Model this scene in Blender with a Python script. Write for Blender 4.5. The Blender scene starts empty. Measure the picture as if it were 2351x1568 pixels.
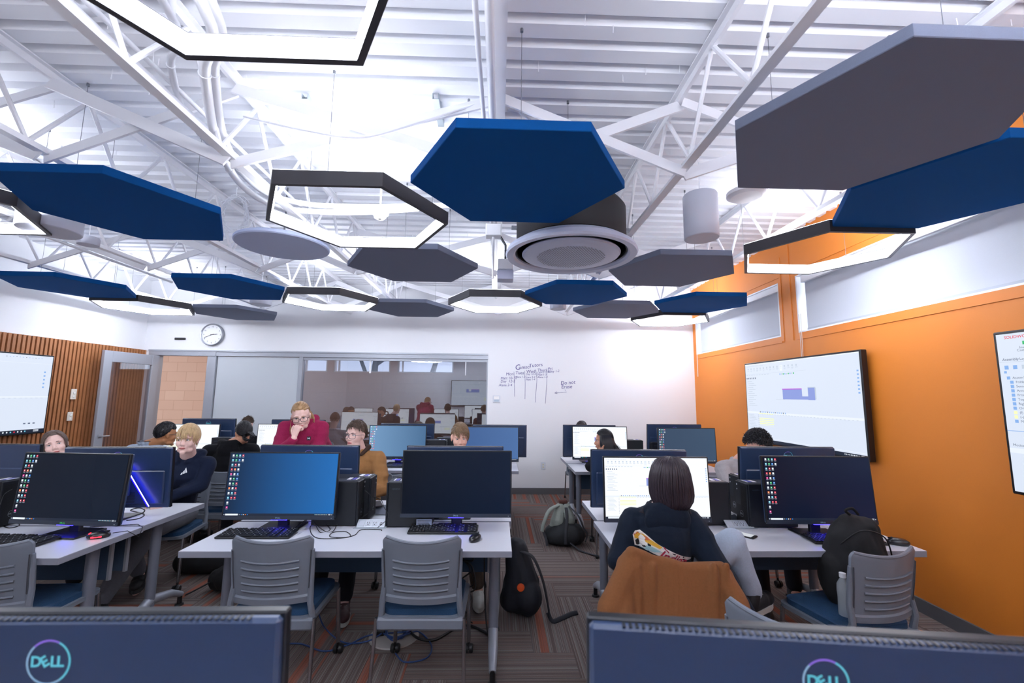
import bpy, bmesh, math, random
from mathutils import Vector, Matrix, noise
from mathutils.bvhtree import BVHTree
R = math.radians
PI = math.pi
rnd = random.Random(7)
scene = bpy.context.scene
col = scene.collection

# ------------------------------------------------------------------ camera measurements (2351 x 1568 frame)
FPX = 1000.0
CAMH = 1.614
_Y = Vector((-32.5, 122.0, FPX)).normalized()
_Z = Vector((.0105, -1.0, (32.5*.0105+122.0)/FPX)).normalized()
_X = _Z.cross(_Y).normalized()
if _X.x < 0: _X = -_X
def ray(px, py):
    d = Vector((px-1175.5, py-784.0, FPX))
    return Vector((d.dot(_X), d.dot(_Y), d.dot(_Z)))
def at(px, py, Y):
    r = ray(px, py); t = Y/r.y
    return Vector((r.x*t, Y, CAMH+r.z*t))
def atz(px, py, Z):
    r = ray(px, py); t = (Z-CAMH)/r.z
    return Vector((r.x*t, r.y*t, Z))

# ------------------------------------------------------------------ materials
def lin(c):
    return c/12.92 if c <= .04045 else ((c+.055)/1.055)**2.4
def rgb(h):
    if isinstance(h, str):
        h = h.lstrip('#'); return tuple(lin(int(h[i:i+2], 16)/255) for i in (0, 2, 4))
    return tuple(h)
MATS = {}
def nodes(m):
    m.use_nodes = True; nt = m.node_tree
    return nt, nt.nodes['Principled BSDF']
def mat(name, color='#808080', rough=.6, metal=0., emit=None, strength=0., spec=.5, noise_amt=0., noise_scale=60., bump=0., bump_scale=200., coat=0., trans=0., alpha=1., sheen=0.):
    if name in MATS: return MATS[name]
    m = bpy.data.materials.new(name); MATS[name] = m
    nt, b = nodes(m)
    c = rgb(color)
    b.inputs['Base Color'].default_value = (*c, 1)
    b.inputs['Roughness'].default_value = rough
    b.inputs['Metallic'].default_value = metal
    b.inputs['Specular IOR Level'].default_value = spec
    b.inputs['Coat Weight'].default_value = coat
    b.inputs['Transmission Weight'].default_value = trans
    b.inputs['Alpha'].default_value = alpha
    b.inputs['Sheen Weight'].default_value = sheen
    if emit is not None:
        b.inputs['Emission Color'].default_value = (*rgb(emit), 1)
        b.inputs['Emission Strength'].default_value = strength
    if noise_amt or bump:
        tc = nt.nodes.new('ShaderNodeTexCoord')
    if noise_amt:
        n = nt.nodes.new('ShaderNodeTexNoise'); n.inputs['Scale'].default_value = noise_scale; n.inputs['Detail'].default_value = 4
        nt.links.new(tc.outputs['Object'], n.inputs['Vector'])
        mx = nt.nodes.new('ShaderNodeMix'); mx.data_type = 'RGBA'
        mx.inputs[6].default_value = (*[v*(1-noise_amt) for v in c], 1)
        mx.inputs[7].default_value = (*[min(1, v*(1+noise_amt)) for v in c], 1)
        nt.links.new(n.outputs['Fac'], mx.inputs[0]); nt.links.new(mx.outputs[2], b.inputs['Base Color'])
    if bump:
        n = nt.nodes.new('ShaderNodeTexNoise'); n.inputs['Scale'].default_value = bump_scale; n.inputs['Detail'].default_value = 3
        nt.links.new(tc.outputs['Object'], n.inputs['Vector'])
        bp = nt.nodes.new('ShaderNodeBump'); bp.inputs['Strength'].default_value = bump; bp.inputs['Distance'].default_value = .002
        nt.links.new(n.outputs['Fac'], bp.inputs['Height']); nt.links.new(bp.outputs['Normal'], b.inputs['Normal'])
    return m
def glow(name, color, strength=1.):
    return mat(name, '#000000', .5, emit=color, strength=strength)

# ------------------------------------------------------------------ mesh building
class MB:
    """collects shapes, links them as ONE mesh object; several materials by face"""
    def __init__(s): s.v = []; s.f = []; s.m = []; s.mats = []; s.cur = 0; s.T = Matrix.Identity(4)
    def use(s, m):
        if m not in s.mats: s.mats.append(m)
        s.cur = s.mats.index(m); return s
    def xf(s, T=None): s.T = T if T is not None else Matrix.Identity(4); return s
    def add(s, vs, fs):
        o = len(s.v)
        s.v += [tuple(s.T @ Vector(v)) for v in vs]
        for f in fs: s.f.append(tuple(i+o for i in f)); s.m.append(s.cur)
        return s
    def box(s, x0, x1, y0, y1, z0, z1, b=0.):
        if b > 0:
            b = min(b, abs(x1-x0)*.45, abs(y1-y0)*.45, abs(z1-z0)*.45)
            cx, cy, cz = (x0+x1)/2, (y0+y1)/2, (z0+z1)/2
            hx, hy, hz = abs(x1-x0)/2, abs(y1-y0)/2, abs(z1-z0)/2
            vs = []; ix = {}
            for sx in (-1, 1):
                for sy in (-1, 1):
                    for sz in (-1, 1):
                        for ax in range(3):
                            p = [sx*(hx-b), sy*(hy-b), sz*(hz-b)]; p[ax] = (sx, sy, sz)[ax]*(hx, hy, hz)[ax]
                            ix[(sx, sy, sz, ax)] = len(vs); vs.append((cx+p[0], cy+p[1], cz+p[2]))
            fs = []
            for ax in range(3):
                o1, o2 = [a for a in range(3) if a != ax]
                for sg in (-1, 1):
                    q = []
                    for a, c in ((-1, -1), (1, -1), (1, 1), (-1, 1)):
                        k = [0, 0, 0]; k[ax] = sg; k[o1] = a; k[o2] = c; q.append(ix[(*k, ax)])
                    if (sg == 1) == (ax == 1): q.reverse()
                    fs.append(q)
            for ax in range(3):
                o1, o2 = [a for a in range(3) if a != ax]
                for a in (-1, 1):
                    for c in (-1, 1):
                        def g(e, w):
                            k = [0, 0, 0]; k[ax] = e; k[o1] = a; k[o2] = c; return ix[(*k, w)]
                        q = [g(-1, o1), g(1, o1), g(1, o2), g(-1, o2)]
                        if (a*c == 1) == (ax == 1): q.reverse()
                        fs.append(q)
            for sx in (-1, 1):
                for sy in (-1, 1):
                    for sz in (-1, 1):
                        q = [ix[(sx, sy, sz, i)] for i in range(3)]
                        if sx*sy*sz < 0: q.reverse()
                        fs.append(q)
            return s.add(vs, fs)
        vs = [(x0, y0, z0), (x1, y0, z0), (x1, y1, z0), (x0, y1, z0), (x0, y0, z1), (x1, y0, z1), (x1, y1, z1), (x0, y1, z1)]
        return s.add(vs, [(0, 3, 2, 1), (4, 5, 6, 7), (0, 1, 5, 4), (1, 2, 6, 5), (2, 3, 7, 6), (3, 0, 4, 7)])
    def tube(s, pts, r, n=8, cap=True, flat=1.):
        """pts: points; r: radius or list; flat: ellipse ratio"""
        P = [Vector(p) for p in pts]
        rs = r if isinstance(r, (list, tuple)) else [r]*len(P)
        vs = []; prev = None
        for i, p in enumerate(P):
            d = (P[min(i+1, len(P)-1)]-P[max(i-1, 0)])
            if d.length < 1e-9: d = Vector((0, 0, 1))
            d.normalize()
            if prev is None:
                a = Vector((0, 0, 1)) if abs(d.z) < .9 else Vector((1, 0, 0))
                u = d.cross(a).normalized()
            else:
                u = (prev - d*prev.dot(d))
                u = u.normalized() if u.length > 1e-6 else d.orthogonal().normalized()
            prev = u; w = d.cross(u)
            for k in range(n):
                t = 2*PI*k/n
                vs.append(p+u*(math.cos(t)*rs[i])+w*(math.sin(t)*rs[i]*flat))
        fs = []
        for i in range(len(P)-1):
            for k in range(n):
                a = i*n+k; b = i*n+(k+1) % n
                fs.append((a, b, b+n, a+n))
        if cap:
            fs.append(tuple(reversed(range(n)))); fs.append(tuple(range((len(P)-1)*n, len(P)*n)))
        return s.add(vs, fs)
    def bar(s, p, q, w, h, up=(0, 0, 1)):
        """rectangular bar p->q, w sideways, h along up"""
        p = Vector(p); q = Vector(q); d = (q-p).normalized(); a = Vector(up)
        if abs(d.dot(a)) > .98: a = Vector((1, 0, 0))
        u = d.cross(a).normalized()*w/2; v = u.cross(d).normalized()*h/2
        vs = [p-u-v, p+u-v, p+u+v, p-u+v, q-u-v, q+u-v, q+u+v, q-u+v]
        return s.add(vs, [(0, 3, 2, 1)[::-1], (4, 5, 6, 7)[::-1], (0, 1, 5, 4)[::-1], (1, 2, 6, 5)[::-1], (2, 3, 7, 6)[::-1], (3, 0, 4, 7)[::-1]])
    def lathe(s, prof, n=32, c=(0, 0, 0), ax='z'):
        vs = []; fs = []
        for r, z in prof:
            for k in range(n):
                t = 2*PI*k/n; x, y = r*math.cos(t), r*math.sin(t)
                p = (x, y, z) if ax == 'z' else ((x, -z, y) if ax == 'y' else (z, x, y))
                vs.append((c[0]+p[0], c[1]+p[1], c[2]+p[2]))
        for i in range(len(prof)-1):
            for k in range(n):
                a = i*n+k; b = i*n+(k+1) % n
                fs.append((a, b, b+n, a+n))
        if prof[0][0] > 1e-6: fs.append(tuple(reversed(range(n))))
        if prof[-1][0] > 1e-6: fs.append(tuple(range((len(prof)-1)*n, len(prof)*n)))
        return s.add(vs, fs)
    def prism(s, poly, h, T=None):
        """poly in xy, extruded z 0..h, placed by T"""
        T = T or Matrix.Identity(4); n = len(poly)
        vs = [T @ Vector((x, y, 0)) for x, y in poly]+[T @ Vector((x, y, h)) for x, y in poly]
        fs = [tuple(reversed(range(n))), tuple(range(n, 2*n))]
        for k in range(n): fs.append((k, (k+1) % n, n+(k+1) % n, n+k))
        return s.add(vs, fs)
    def sph(s, c, r, n=14, m=9, T=None):
        r = tuple(r) if not isinstance(r, (int, float)) else (r, r, r)
        T = T or Matrix.Identity(3); c = Vector(c)
        vs = []; fs = []
        for i in range(m+1):
            ph = PI*i/m
            if i in (0, m): vs.append(c+T @ Vector((0, 0, r[2]*math.cos(ph)))); continue
            for k in range(n):
                t = 2*PI*k/n
                vs.append(c+T @ Vector((r[0]*math.sin(ph)*math.cos(t), r[1]*math.sin(ph)*math.sin(t), r[2]*math.cos(ph))))
        for k in range(n):
            fs.append((0, 1+k, 1+(k+1) % n))
            L = 1+(m-2)*n
            fs.append((L+(k+1) % n, L+k, L+n))
        for i in range(m-2):
            for k in range(n):
                a = 1+i*n+k; b = 1+i*n+(k+1) % n
                fs.append((a, a+n, b+n, b))
        return s.add(vs, fs)
    def cap(s, p, q, r0, r1=None, n=12):
        """tapered capsule"""
        r1 = r0 if r1 is None else r1
        p = Vector(p); q = Vector(q); d = q-p
        if d.length < 1e-6: return s.sph(p, r0, n)
        L = d.length; d /= L
        pts = []; rs = []
        for a in (80, 55, 30): pts.append(p-d*r0*math.sin(R(a))); rs.append(r0*math.cos(R(a)))
        for k in range(5): pts.append(p+d*L*k/4); rs.append(r0+(r1-r0)*k/4)
        for a in (30, 55, 80): pts.append(q+d*r1*math.sin(R(a))); rs.append(r1*math.cos(R(a)))
        return s.tube(pts, rs, n)
    def quad(s, a, b, c, d): return s.add([a, b, c, d], [(0, 1, 2, 3)])
    def mesh(s, name, smooth=False):
        me = bpy.data.meshes.new(name)
        me.from_pydata(s.v, [], s.f)
        for m in s.mats: me.materials.append(m)
        if len(s.mats) > 1: me.polygons.foreach_set('material_index', s.m)
        if smooth:
            me.polygons.foreach_set('use_smooth', [True]*len(me.polygons))
            if smooth != 'all':
                try: me.set_sharp_from_angle(angle=R(smooth if not isinstance(smooth, bool) else 40))
                except Exception: pass
        me.update()
        return me
    def build(s, name, m=None, parent=None, smooth=False):
        if m is not None: s.mats = [m]; s.m = [0]*len(s.f)
        o = bpy.data.objects.new(name, s.mesh(name, smooth)); col.objects.link(o)
        if parent is not None: o.parent = parent
        return o

def fixn(me):
    bm = bmesh.new(); bm.from_mesh(me); bmesh.ops.recalc_face_normals(bm, faces=bm.faces[:]); bm.to_mesh(me); bm.free()
def tag(o, label=None, cat=None, group=None, kind=None):
    if label: o['label'] = label
    if cat: o['category'] = cat
    if group: o['group'] = group
    if kind: o['kind'] = kind
    return o
def thing(name, label, cat, loc=(0, 0, 0), rz=0., group=None):
    o = bpy.data.objects.new(name, None); col.objects.link(o)
    o.empty_display_size = .1
    o.location = loc; o.rotation_euler = (0, 0, rz)
    return tag(o, label, cat, group)
KIDS = {}
def copy_tree(o, parent=None):
    c = o.copy(); col.objects.link(c)
    if parent is not None: c.parent = parent
    for ch in [x for x in col.objects if x.parent == o and x != c]: copy_tree(ch, c)
    return c
def dup(o, loc, rz, label, group=None):
    c = copy_tree(o); c.location = loc; c.rotation_euler = (0, 0, rz)
    c['label'] = label
    if group: c['group'] = group
    elif 'group' in c: del c['group']
    return c
def voxel(mb, size, name, smooth=4, m=None, parent=None, disp=None, factor=.5):
    """fuse the overlapping closed shapes of mb into one continuous smooth surface"""
    mats = mb.mats
    mb.mats = []
    me = mb.mesh(name+'_src'); fixn(me)
    o = bpy.data.objects.new(name+'_tmp', me); col.objects.link(o)
    r = o.modifiers.new('r', 'REMESH'); r.mode = 'VOXEL'; r.voxel_size = size; r.use_smooth_shade = True
    if smooth:
        sm = o.modifiers.new('s', 'SMOOTH'); sm.factor = factor; sm.iterations = smooth
    dg = bpy.context.evaluated_depsgraph_get(); dg.update()
    out = bpy.data.meshes.new_from_object(o.evaluated_get(dg))
    bpy.data.objects.remove(o); bpy.data.meshes.remove(me)
    out.name = name
    out.materials.clear()
    if m: out.materials.append(m)
    if disp:
        n = len(out.vertices); co = [0.]*(3*n); no = [0.]*(3*n)
        out.vertices.foreach_get('co', co); out.vertices.foreach_get('normal', no)
        for i in range(0, 3*n, 3):
            d = disp(Vector(co[i:i+3]), Vector(no[i:i+3])); co[i] += d.x; co[i+1] += d.y; co[i+2] += d.z
        out.vertices.foreach_set('co', co)
    out.polygons.foreach_set('use_smooth', [True]*len(out.polygons)); out.update()
    ob = bpy.data.objects.new(name, out); col.objects.link(ob)
    if parent is not None: ob.parent = parent
    return ob
TXT = {}
def text_mesh(s, size=1., extrude=0., align='CENTER', bold=0., shear=0.):
    """outline of a text as vertices and faces (xy plane, upright)"""
    key = (s, align, bold, shear)
    if key not in TXT:
        cu = bpy.data.curves.new('t', 'FONT'); cu.body = s; cu.size = 1; cu.align_x = align; cu.align_y = 'CENTER'
        cu.offset = bold; cu.shear = shear; cu.resolution_u = 3
        o = bpy.data.objects.new('t', cu); col.objects.link(o)
        dg = bpy.context.evaluated_depsgraph_get(); dg.update()
        me = bpy.data.meshes.new_from_object(o.evaluated_get(dg))
        TXT[key] = ([tuple(v.co) for v in me.vertices], [tuple(p.vertices) for p in me.polygons])
        bpy.data.objects.remove(o); bpy.data.curves.remove(cu); bpy.data.meshes.remove(me)
    vs, fs = TXT[key]
    return [(x*size, y*size, z) for x, y, z in vs], fs
def put_text(mb, s, T, size, m, align='CENTER', bold=0., shear=0.):
    vs, fs = text_mesh(s, size, align=align, bold=bold, shear=shear)
    old = mb.T; mb.use(m); mb.xf(old @ T); mb.add(vs, fs); mb.xf(old)
def hexpts(R_, n=6, ph=0.):
    return [(R_*math.cos(2*PI*k/n+ph), R_*math.sin(2*PI*k/n+ph)) for k in range(n)]
EXPO = 0.2
# ------------------------------------------------------------------ materials of the setting
WHITE = mat('wall_white_paint', '#f2f4f8', .75, spec=.3)
DECK = mat('deck_white_paint', '#f3f5fa', .6, spec=.3)
STEEL_W = mat('steel_white_paint', '#f0f1f6', .45)
ORANGE = mat('wall_orange_paint', '#da7f28', .55, noise_amt=.03, noise_scale=150, bump=.15, bump_scale=260)
BASEB = mat('baseboard_grey_vinyl', '#5d5e62', .5)
ALU = mat('aluminium_frame', '#a9aeb8', .4, metal=.25)
SLAT = mat('slat_oak', '#aa7046', .55, noise_amt=.3, noise_scale=9)
SLATBACK = mat('slat_backing', '#1c1410', .9)
BLACKP = mat('black_plastic', '#101216', .45)
WOODTRIM = mat('orange_trim', '#e08a2c', .5)

def carpet_mat():
    m = bpy.data.materials.new('herringbone_carpet_planks'); nt, b = nodes(m)
    N = nt.nodes; L = nt.links
    def math_(op, a, bb=None, c=None):
        n = N.new('ShaderNodeMath'); n.operation = op
        for i, v in enumerate((a, bb, c)):
            if v is None: continue
            if isinstance(v, (int, float)): n.inputs[i].default_value = v
            else: L.new(v, n.inputs[i])
        return n.outputs[0]
    tc = N.new('ShaderNodeTexCoord'); sp = N.new('ShaderNodeSeparateXYZ'); L.new(tc.outputs['Object'], sp.inputs[0])
    W = .2545
    u = math_('DIVIDE', math_('SUBTRACT', sp.outputs[0], .245), W)
    v = math_('DIVIDE', math_('SUBTRACT', sp.outputs[1], 2.96), W)
    i = math_('FLOOR', u); j = math_('FLOOR', v); fu = math_('FRACT', u); fv = math_('FRACT', v)
    k = math_('FLOORED_MODULO', math_('ADD', math_('ADD', i, j), 4), 8)
    vert = math_('GREATER_THAN', k, 3.5)
    ih = math_('SUBTRACT', i, k); jv = math_('SUBTRACT', j, math_('SUBTRACT', k, 4))
    def sel(a, c): return math_('ADD', math_('MULTIPLY', a, math_('SUBTRACT', 1, vert)), math_('MULTIPLY', c, vert))
    idx = sel(ih, i); idy = sel(j, jv); ac = sel(fv, fu); al = sel(fu, fv)
    cmb = N.new('ShaderNodeCombineXYZ'); L.new(idx, cmb.inputs[0]); L.new(idy, cmb.inputs[1]); L.new(vert, cmb.inputs[2])
    wn = N.new('ShaderNodeTexWhiteNoise'); wn.noise_dimensions = '3D'; L.new(cmb.outputs[0], wn.inputs['Vector'])
    h = wn.outputs['Value']
    def n1(scale, off, detail=0.):
        n = N.new('ShaderNodeTexNoise'); n.noise_dimensions = '1D'; n.inputs['Scale'].default_value = 1.; n.inputs['Detail'].default_value = detail
        w = math_('ADD', math_('MULTIPLY', ac, scale), math_('ADD', math_('MULTIPLY', h, 137.), off)); L.new(w, n.inputs['W']); return n.outputs['Fac']
    fine = n1(46, 0, 1); mid = n1(9, 31); broad = n1(3.2, 77)
    speck = N.new('ShaderNodeTexNoise'); speck.inputs['Scale'].default_value = 420; L.new(tc.outputs['Object'], speck.inputs['Vector'])
    def ramp(f, stops):
        r = N.new('ShaderNodeValToRGB'); e = r.color_ramp.elements
        while len(e) < len(stops): e.new(.5)
        for q, (p, cc) in zip(e, stops): q.position = p; q.color = (*rgb(cc), 1)
        L.new(f, r.inputs[0]); return r.outputs[0]
    base = ramp(mid, [(.3, '#75635c'), (.45, '#908682'), (.55, '#896c60'), (.7, '#9c9490')])
    lines = ramp(fine, [(.0, '#201c1b'), (.35, '#3a3534'), (.5, '#6a6464'), (.62, '#7d7776'), (.68, '#d0c8c6'), (.74, '#8a8180')])
    mx = N.new('ShaderNodeMix'); mx.data_type = 'RGBA'; mx.inputs[0].default_value = .45; L.new(base, mx.inputs[6]); L.new(lines, mx.inputs[7])
    # orange bands on about half of the planks
    band = math_('MULTIPLY', math_('GREATER_THAN', broad, .625), math_('GREATER_THAN', math_('FRACT', math_('MULTIPLY', h, 7.31)), .40))
    bandf = math_('MULTIPLY', band, math_('ADD', math_('MULTIPLY', fine, 1.0), .0))
    mo = N.new('ShaderNodeMix'); mo.data_type = 'RGBA'; L.new(bandf, mo.inputs[0]); L.new(mx.outputs[2], mo.inputs[6]); mo.inputs[7].default_value = (*rgb('#b8562c'), 1)
    ms = N.new('ShaderNodeMix'); ms.data_type = 'RGBA'; ms.blend_type = 'MULTIPLY'; ms.inputs[0].default_value = .8
    sr = ramp(speck.outputs['Fac'], [(.3, '#8a8a8a'), (.7, '#ffffff')])
    L.new(mo.outputs[2], ms.inputs[6]); L.new(sr, ms.inputs[7])
    edge = math_('LESS_THAN', math_('MINIMUM', ac, math_('SUBTRACT', 1, ac)), .012)
    me_ = N.new('ShaderNodeMix'); me_.data_type = 'RGBA'; L.new(math_('MULTIPLY', edge, .5), me_.inputs[0]); L.new(ms.outputs[2], me_.inputs[6]); me_.inputs[7].default_value = (.02, .02, .02, 1)
    L.new(me_.outputs[2], b.inputs['Base Color']); b.inputs['Roughness'].default_value = .95; b.inputs['Specular IOR Level'].default_value = .1
    bp = N.new('ShaderNodeBump'); bp.inputs['Strength'].default_value = .4; bp.inputs['Distance'].default_value = .003
    L.new(fine, bp.inputs['Height']); L.new(bp.outputs[0], b.inputs['Normal'])
    return m

X0, X1, YB, YR, ZC = -5.87, 3.2, 7.38, -2.3, 3.46
def xr(y): return 3.17+.0268*y          # the right wall runs very slightly out of square
def S(name, mb, m=None, **k):
    o = mb.build(name, m, **k); tag(o, kind='structure'); return o
o = S('floor', MB().box(X0-.2, X1+.4, YR-.2, YB+2.7, -.1, 0), carpet_mat())
# the ribbed roof deck: ribs run left to right, pitch six inches
mb = MB(); y = YR; prof = []
while y < YB+.02:
    prof += [(y, 0), (y+.088, 0), (y+.108, .04), (y+.1324, .04)]
    y += .1524
mb.T = Matrix.Identity(4)
vs = []; fs = []
for (yy, zz) in prof:
    vs += [(X0-.1, yy, ZC+zz), (X1+.3, yy, ZC+zz)]
for i in range(len(prof)-1): fs.append((2*i, 2*i+2, 2*i+3, 2*i+1))
mb.add(vs, fs)
mb.box(X0-.2, X1+.4, YR-.2, YB+.2, ZC+.06, ZC+.12)
S('ceiling', mb, DECK)
# left wall: white above, oak slats below
S('wall_left', MB().box(X0-.12, X0, YR, YB+.1, 0, ZC+.06), WHITE)
mb = MB().use(SLATBACK); mb.box(X0, X0+.012, 2.2, YB-.02, .1, 2.27)
mb.use(SLAT); y = 2.22
while y < YB-.03:
    mb.box(X0+.012, X0+.04, y, y+.034, .1, 2.285); y += .0545
S('trim_1', mb)
S('baseboard_left', MB().box(X0, X0+.02, YR, YB, 0, .1), BASEB)
# rear wall (behind the camera), seen only in reflections
S('wall_rear', MB().box(X0-.1, X1+.2, YR-.12, YR, 0, ZC+.06), WHITE)
# right wall with two clerestory openings
def WR(mb, y0, y1, z0, z1, d0=0., d1=.14):
    vs = [(xr(y0)+d0, y0, z0), (xr(y1)+d0, y1, z0), (xr(y1)+d1, y1, z0), (xr(y0)+d1, y0, z0)]
    vs += [(x, yy, z1) for x, yy, _ in vs]
    return mb.add(vs, [(0, 1, 2, 3), (7, 6, 5, 4), (0, 4, 5, 1), (1, 5, 6, 2), (2, 6, 7, 3), (3, 7, 4, 0)])
WZ0, WZ1 = 2.322, 2.962
mb = MB()
WR(mb, YR, YB+.1, 0, WZ0); WR(mb, YR, YB+.1, WZ1, ZC+.06)
WR(mb, 7.27, YB+.1, WZ0, WZ1); WR(mb, 4.635, 4.945, WZ0, WZ1); WR(mb, YR, 1.2, WZ0, WZ1)
wall_right = S('wall_right', mb, ORANGE)
# shallow casing lines painted with the wall
mb = MB()
for y0, y1 in ((1.2, 4.635), (4.945, 7.27)):
    WR(mb, y0-.03, y1+.03, WZ0-.075, WZ0-.055, -.008, .0); WR(mb, y0-.05, y1+.05, WZ1+.055, WZ1+.075, -.008, .0)
WR(mb, 4.72, 4.735, WZ0-.07, ZC, -.006, 0.); WR(mb, 4.885, 4.9, WZ0-.07, ZC-.2, -.006, 0.)
mb.build('moulding', ORANGE, wall_right)
mb = MB(); WR(mb, YR, YB, 0, .1, -.018, 0.); S('baseboard_right', mb, BASEB)
SHADE = mat('roller_shade_fabric', '#c3c8d2', .8, noise_amt=.05, noise_scale=300)
JAMB = mat('window_jamb_white', '#f4f6fa', .5)
OUTG = mat('window_glass_clear', '#f4f8ff', .02, alpha=.12, spec=.5)
for n, (y0, y1) in enumerate(((1.2, 4.635), (4.945, 7.27)), 1):
    root = thing('window_%d' % n, None, None); root['kind'] = 'structure'
    mb = MB(); WR(mb, y0, y0+.02, WZ0, WZ1, .0, .14); WR(mb, y1-.02, y1, WZ0, WZ1, .0, .14)
    WR(mb, y0, y1, WZ0, WZ0+.015, .0, .14); WR(mb, y0, y1, WZ1-.015, WZ1, .0, .14)
    mb.build('window_frame', JAMB, root)
    mb = MB(); WR(mb, y0+.02, y1-.02, WZ0+.015, WZ1-.015, .125, .135); mb.build('pane', OUTG, root)
    mb = MB(); WR(mb, y0+.03, y1-.075, WZ0+.03, WZ1-.06, .055, .06); sh = mb.build('roller_shade', SHADE, root)
    mb = MB(); WR(mb, y0+.03, y1-.075, WZ0+.018, WZ0+.045, .05, .066); mb.build('hem_bar', mat('shade_hem', '#aeb4c0', .6), sh)
    mb = MB(); WR(mb, y0+.02, y1-.06, WZ1-.09, WZ1-.016, .02, .06); mb.build('shade_cassette', JAMB, sh)
    mb = MB(); ye = y1-.04
    mb.tube([(xr(ye)-.012, ye, WZ0+.2), (xr(ye)-.014, ye, 1.95)], .003, 5); mb.tube([(xr(ye)-.012, ye-.03, WZ0+.2), (xr(ye)-.014, ye-.02, 1.95)], .003, 5)
    mb.build('pull_cord', mat('cord_white', '#e0d8d0', .6), sh)

# back wall: white, with a sliding glass and panel front between x -5.77 and -0.17
GX0, GX1, GZ = -5.78, -.175, 2.285
mb = MB()
mb.box(X0-.1, X1+.3, YB, YB+.14, GZ, ZC+.06); mb.box(GX1, X1+.3, YB, YB+.14, 0, GZ); mb.box(X0-.1, GX0, YB, YB+.14, 0, GZ)
wall_back = S('wall_back', mb, WHITE)
S('baseboard_back', MB().box(GX1, xr(YB)-.02, YB-.015, YB, 0, .1), BASEB)
mb = MB().box(GX0, GX1+.0, YB-.03, YB+.1, GZ-.012, GZ+.012).box(GX0, GX1, YB-.012, YB+.1, 2.205, GZ-.014)
mb.build('track_rail', ALU, wall_back)
# handwriting on the writable part of the back wall
INK = mat('marker_ink', '#5a5496', .5)
def wtext(s, px, py, h, rot=0., m=INK):
    p = at(px, py, YB-.004)
    T = Matrix.Translation(p) @ Matrix.Rotation(R(90), 4, 'X') @ Matrix.Rotation(R(rot), 4, 'Z')
    put_text(ink, s, T, h, m, align='LEFT', shear=.15)
ink = MB()
def W2(x, y): return (1140+x/11.755, 820+y/11.755)
for s, x, y, h, r in (('C', 495, 285, .125, 6), ('omsci', 590, 285, .085, 5), ('Tutors', 870, 235, .085, 6), ('Mon', 250, 460, .07, 3), ('Matt 10-12', 105, 575, .062, 3), ('Day  12-2', 105, 655, .062, 2), ('Alana 2-4', 60, 755, .058, 1),
    ('Tues', 505, 425, .075, 0), ('Alana 1-2', 500, 535, .045, 1), ('Wed', 800, 395, .075, 4), ('Day 12-2', 790, 465, .045, 4), ('Liam 2-3', 790, 545, .045, 2), ('Matt 1-4', 790, 608, .045, 3),
    ('Thurs', 1100, 355, .07, 2), ('Liam 11-12', 1100, 420, .045, 5), ('Matt 1-3', 1100, 480, .045, 3), ('Alana 1-3', 1100, 542, .045, 1), ('Fri', 1385, 320, .07, 4), ('Riley 1-2', 1385, 395, .055, 5),
    ('Do not', 1725, 705, .085, 5), ('Erase', 1745, 805, .085, 3)):
    wtext(s, *W2(x, y), h, r)
ink.use(INK)
for pl in ([(470, 390), (480, 700), (487, 1065)], [(755, 370), (775, 700), (765, 1130)], [(1062, 340), (1090, 600), (1045, 1220)], [(1358, 300), (1355, 700), (1315, 1250)], [(1845, 875), (1890, 945), (1570, 965)], [(1625, 930), (1568, 968), (1640, 985)]):
    ink.tube([at(*W2(*q), YB-.004) for q in pl], .0025, 5)
ink.build('handwriting', None, wall_back)
# glazed partition
GLASS = bpy.data.materials.new('partition_glass'); nt, b = nodes(GLASS)
tr = nt.nodes.new('ShaderNodeBsdfTransparent'); tr.inputs[0].default_value = (.62, .64, .70, 1)
gl = nt.nodes.new('ShaderNodeBsdfGlossy'); gl.inputs['Roughness'].default_value = .0; gl.inputs[0].default_value = (.9, .95, 1, 1)
mxs = nt.nodes.new('ShaderNodeMixShader'); mxs.inputs[0].default_value = .25
nt.links.new(tr.outputs[0], mxs.inputs[1]); nt.links.new(gl.outputs[0], mxs.inputs[2]); nt.links.new(mxs.outputs[0], nt.nodes['Material Output'].inputs[0])
DGLASS = GLASS.copy(); DGLASS.name = 'door_glass'
for n_ in DGLASS.node_tree.nodes:
    if n_.type == 'BSDF_TRANSPARENT': n_.inputs[0].default_value = (.9, .9, .92, 1)
    if n_.type == 'MIX_SHADER': n_.inputs[0].default_value = .1
g = thing('window_3', None, None); g['kind'] = 'structure'
MB().box(-3.28, -1.95, YB+.05, YB+.058, .06, 2.2).build('pane', GLASS, g)
MB().box(-1.95, GX1, YB+.05, YB+.058, .06, 2.2).build('pane', GLASS, g)
MB().box(-3.33, -3.27, YB+.0, YB+.1, 0, 2.205).box(-3.27, GX1, YB+.01, YB+.09, 0, .06).box(-3.27, GX1, YB+.02, YB+.09, 2.16, 2.205).box(GX1-.02, GX1, YB+.01, YB+.09, 0, 2.2).build('window_frame', ALU, g)
MB().box(-2.17, -2.145, YB+.035, YB+.048, 1.95, 2.17).box(-.56, -.545, YB+.035, YB+.048, 1.93, 2.17).build('pull_strip', JAMB, g)
p = S('trim_2', MB().box(-4.68, -3.345, YB+.03, YB+.07, .02, 2.2), mat('partition_panel_white', '#c6cdd4', .35))
mb = MB().box(-4.83, -4.69, YB-.01, YB+.1, 0, 2.2, .004).box(-5.78, -5.62, YB-.01, YB+.1, 0, 2.2, .004).box(-5.78, -4.69, YB-.02, YB+.1, 2.2, 2.28, .004)
S('trim_3', mb, ALU)
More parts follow.
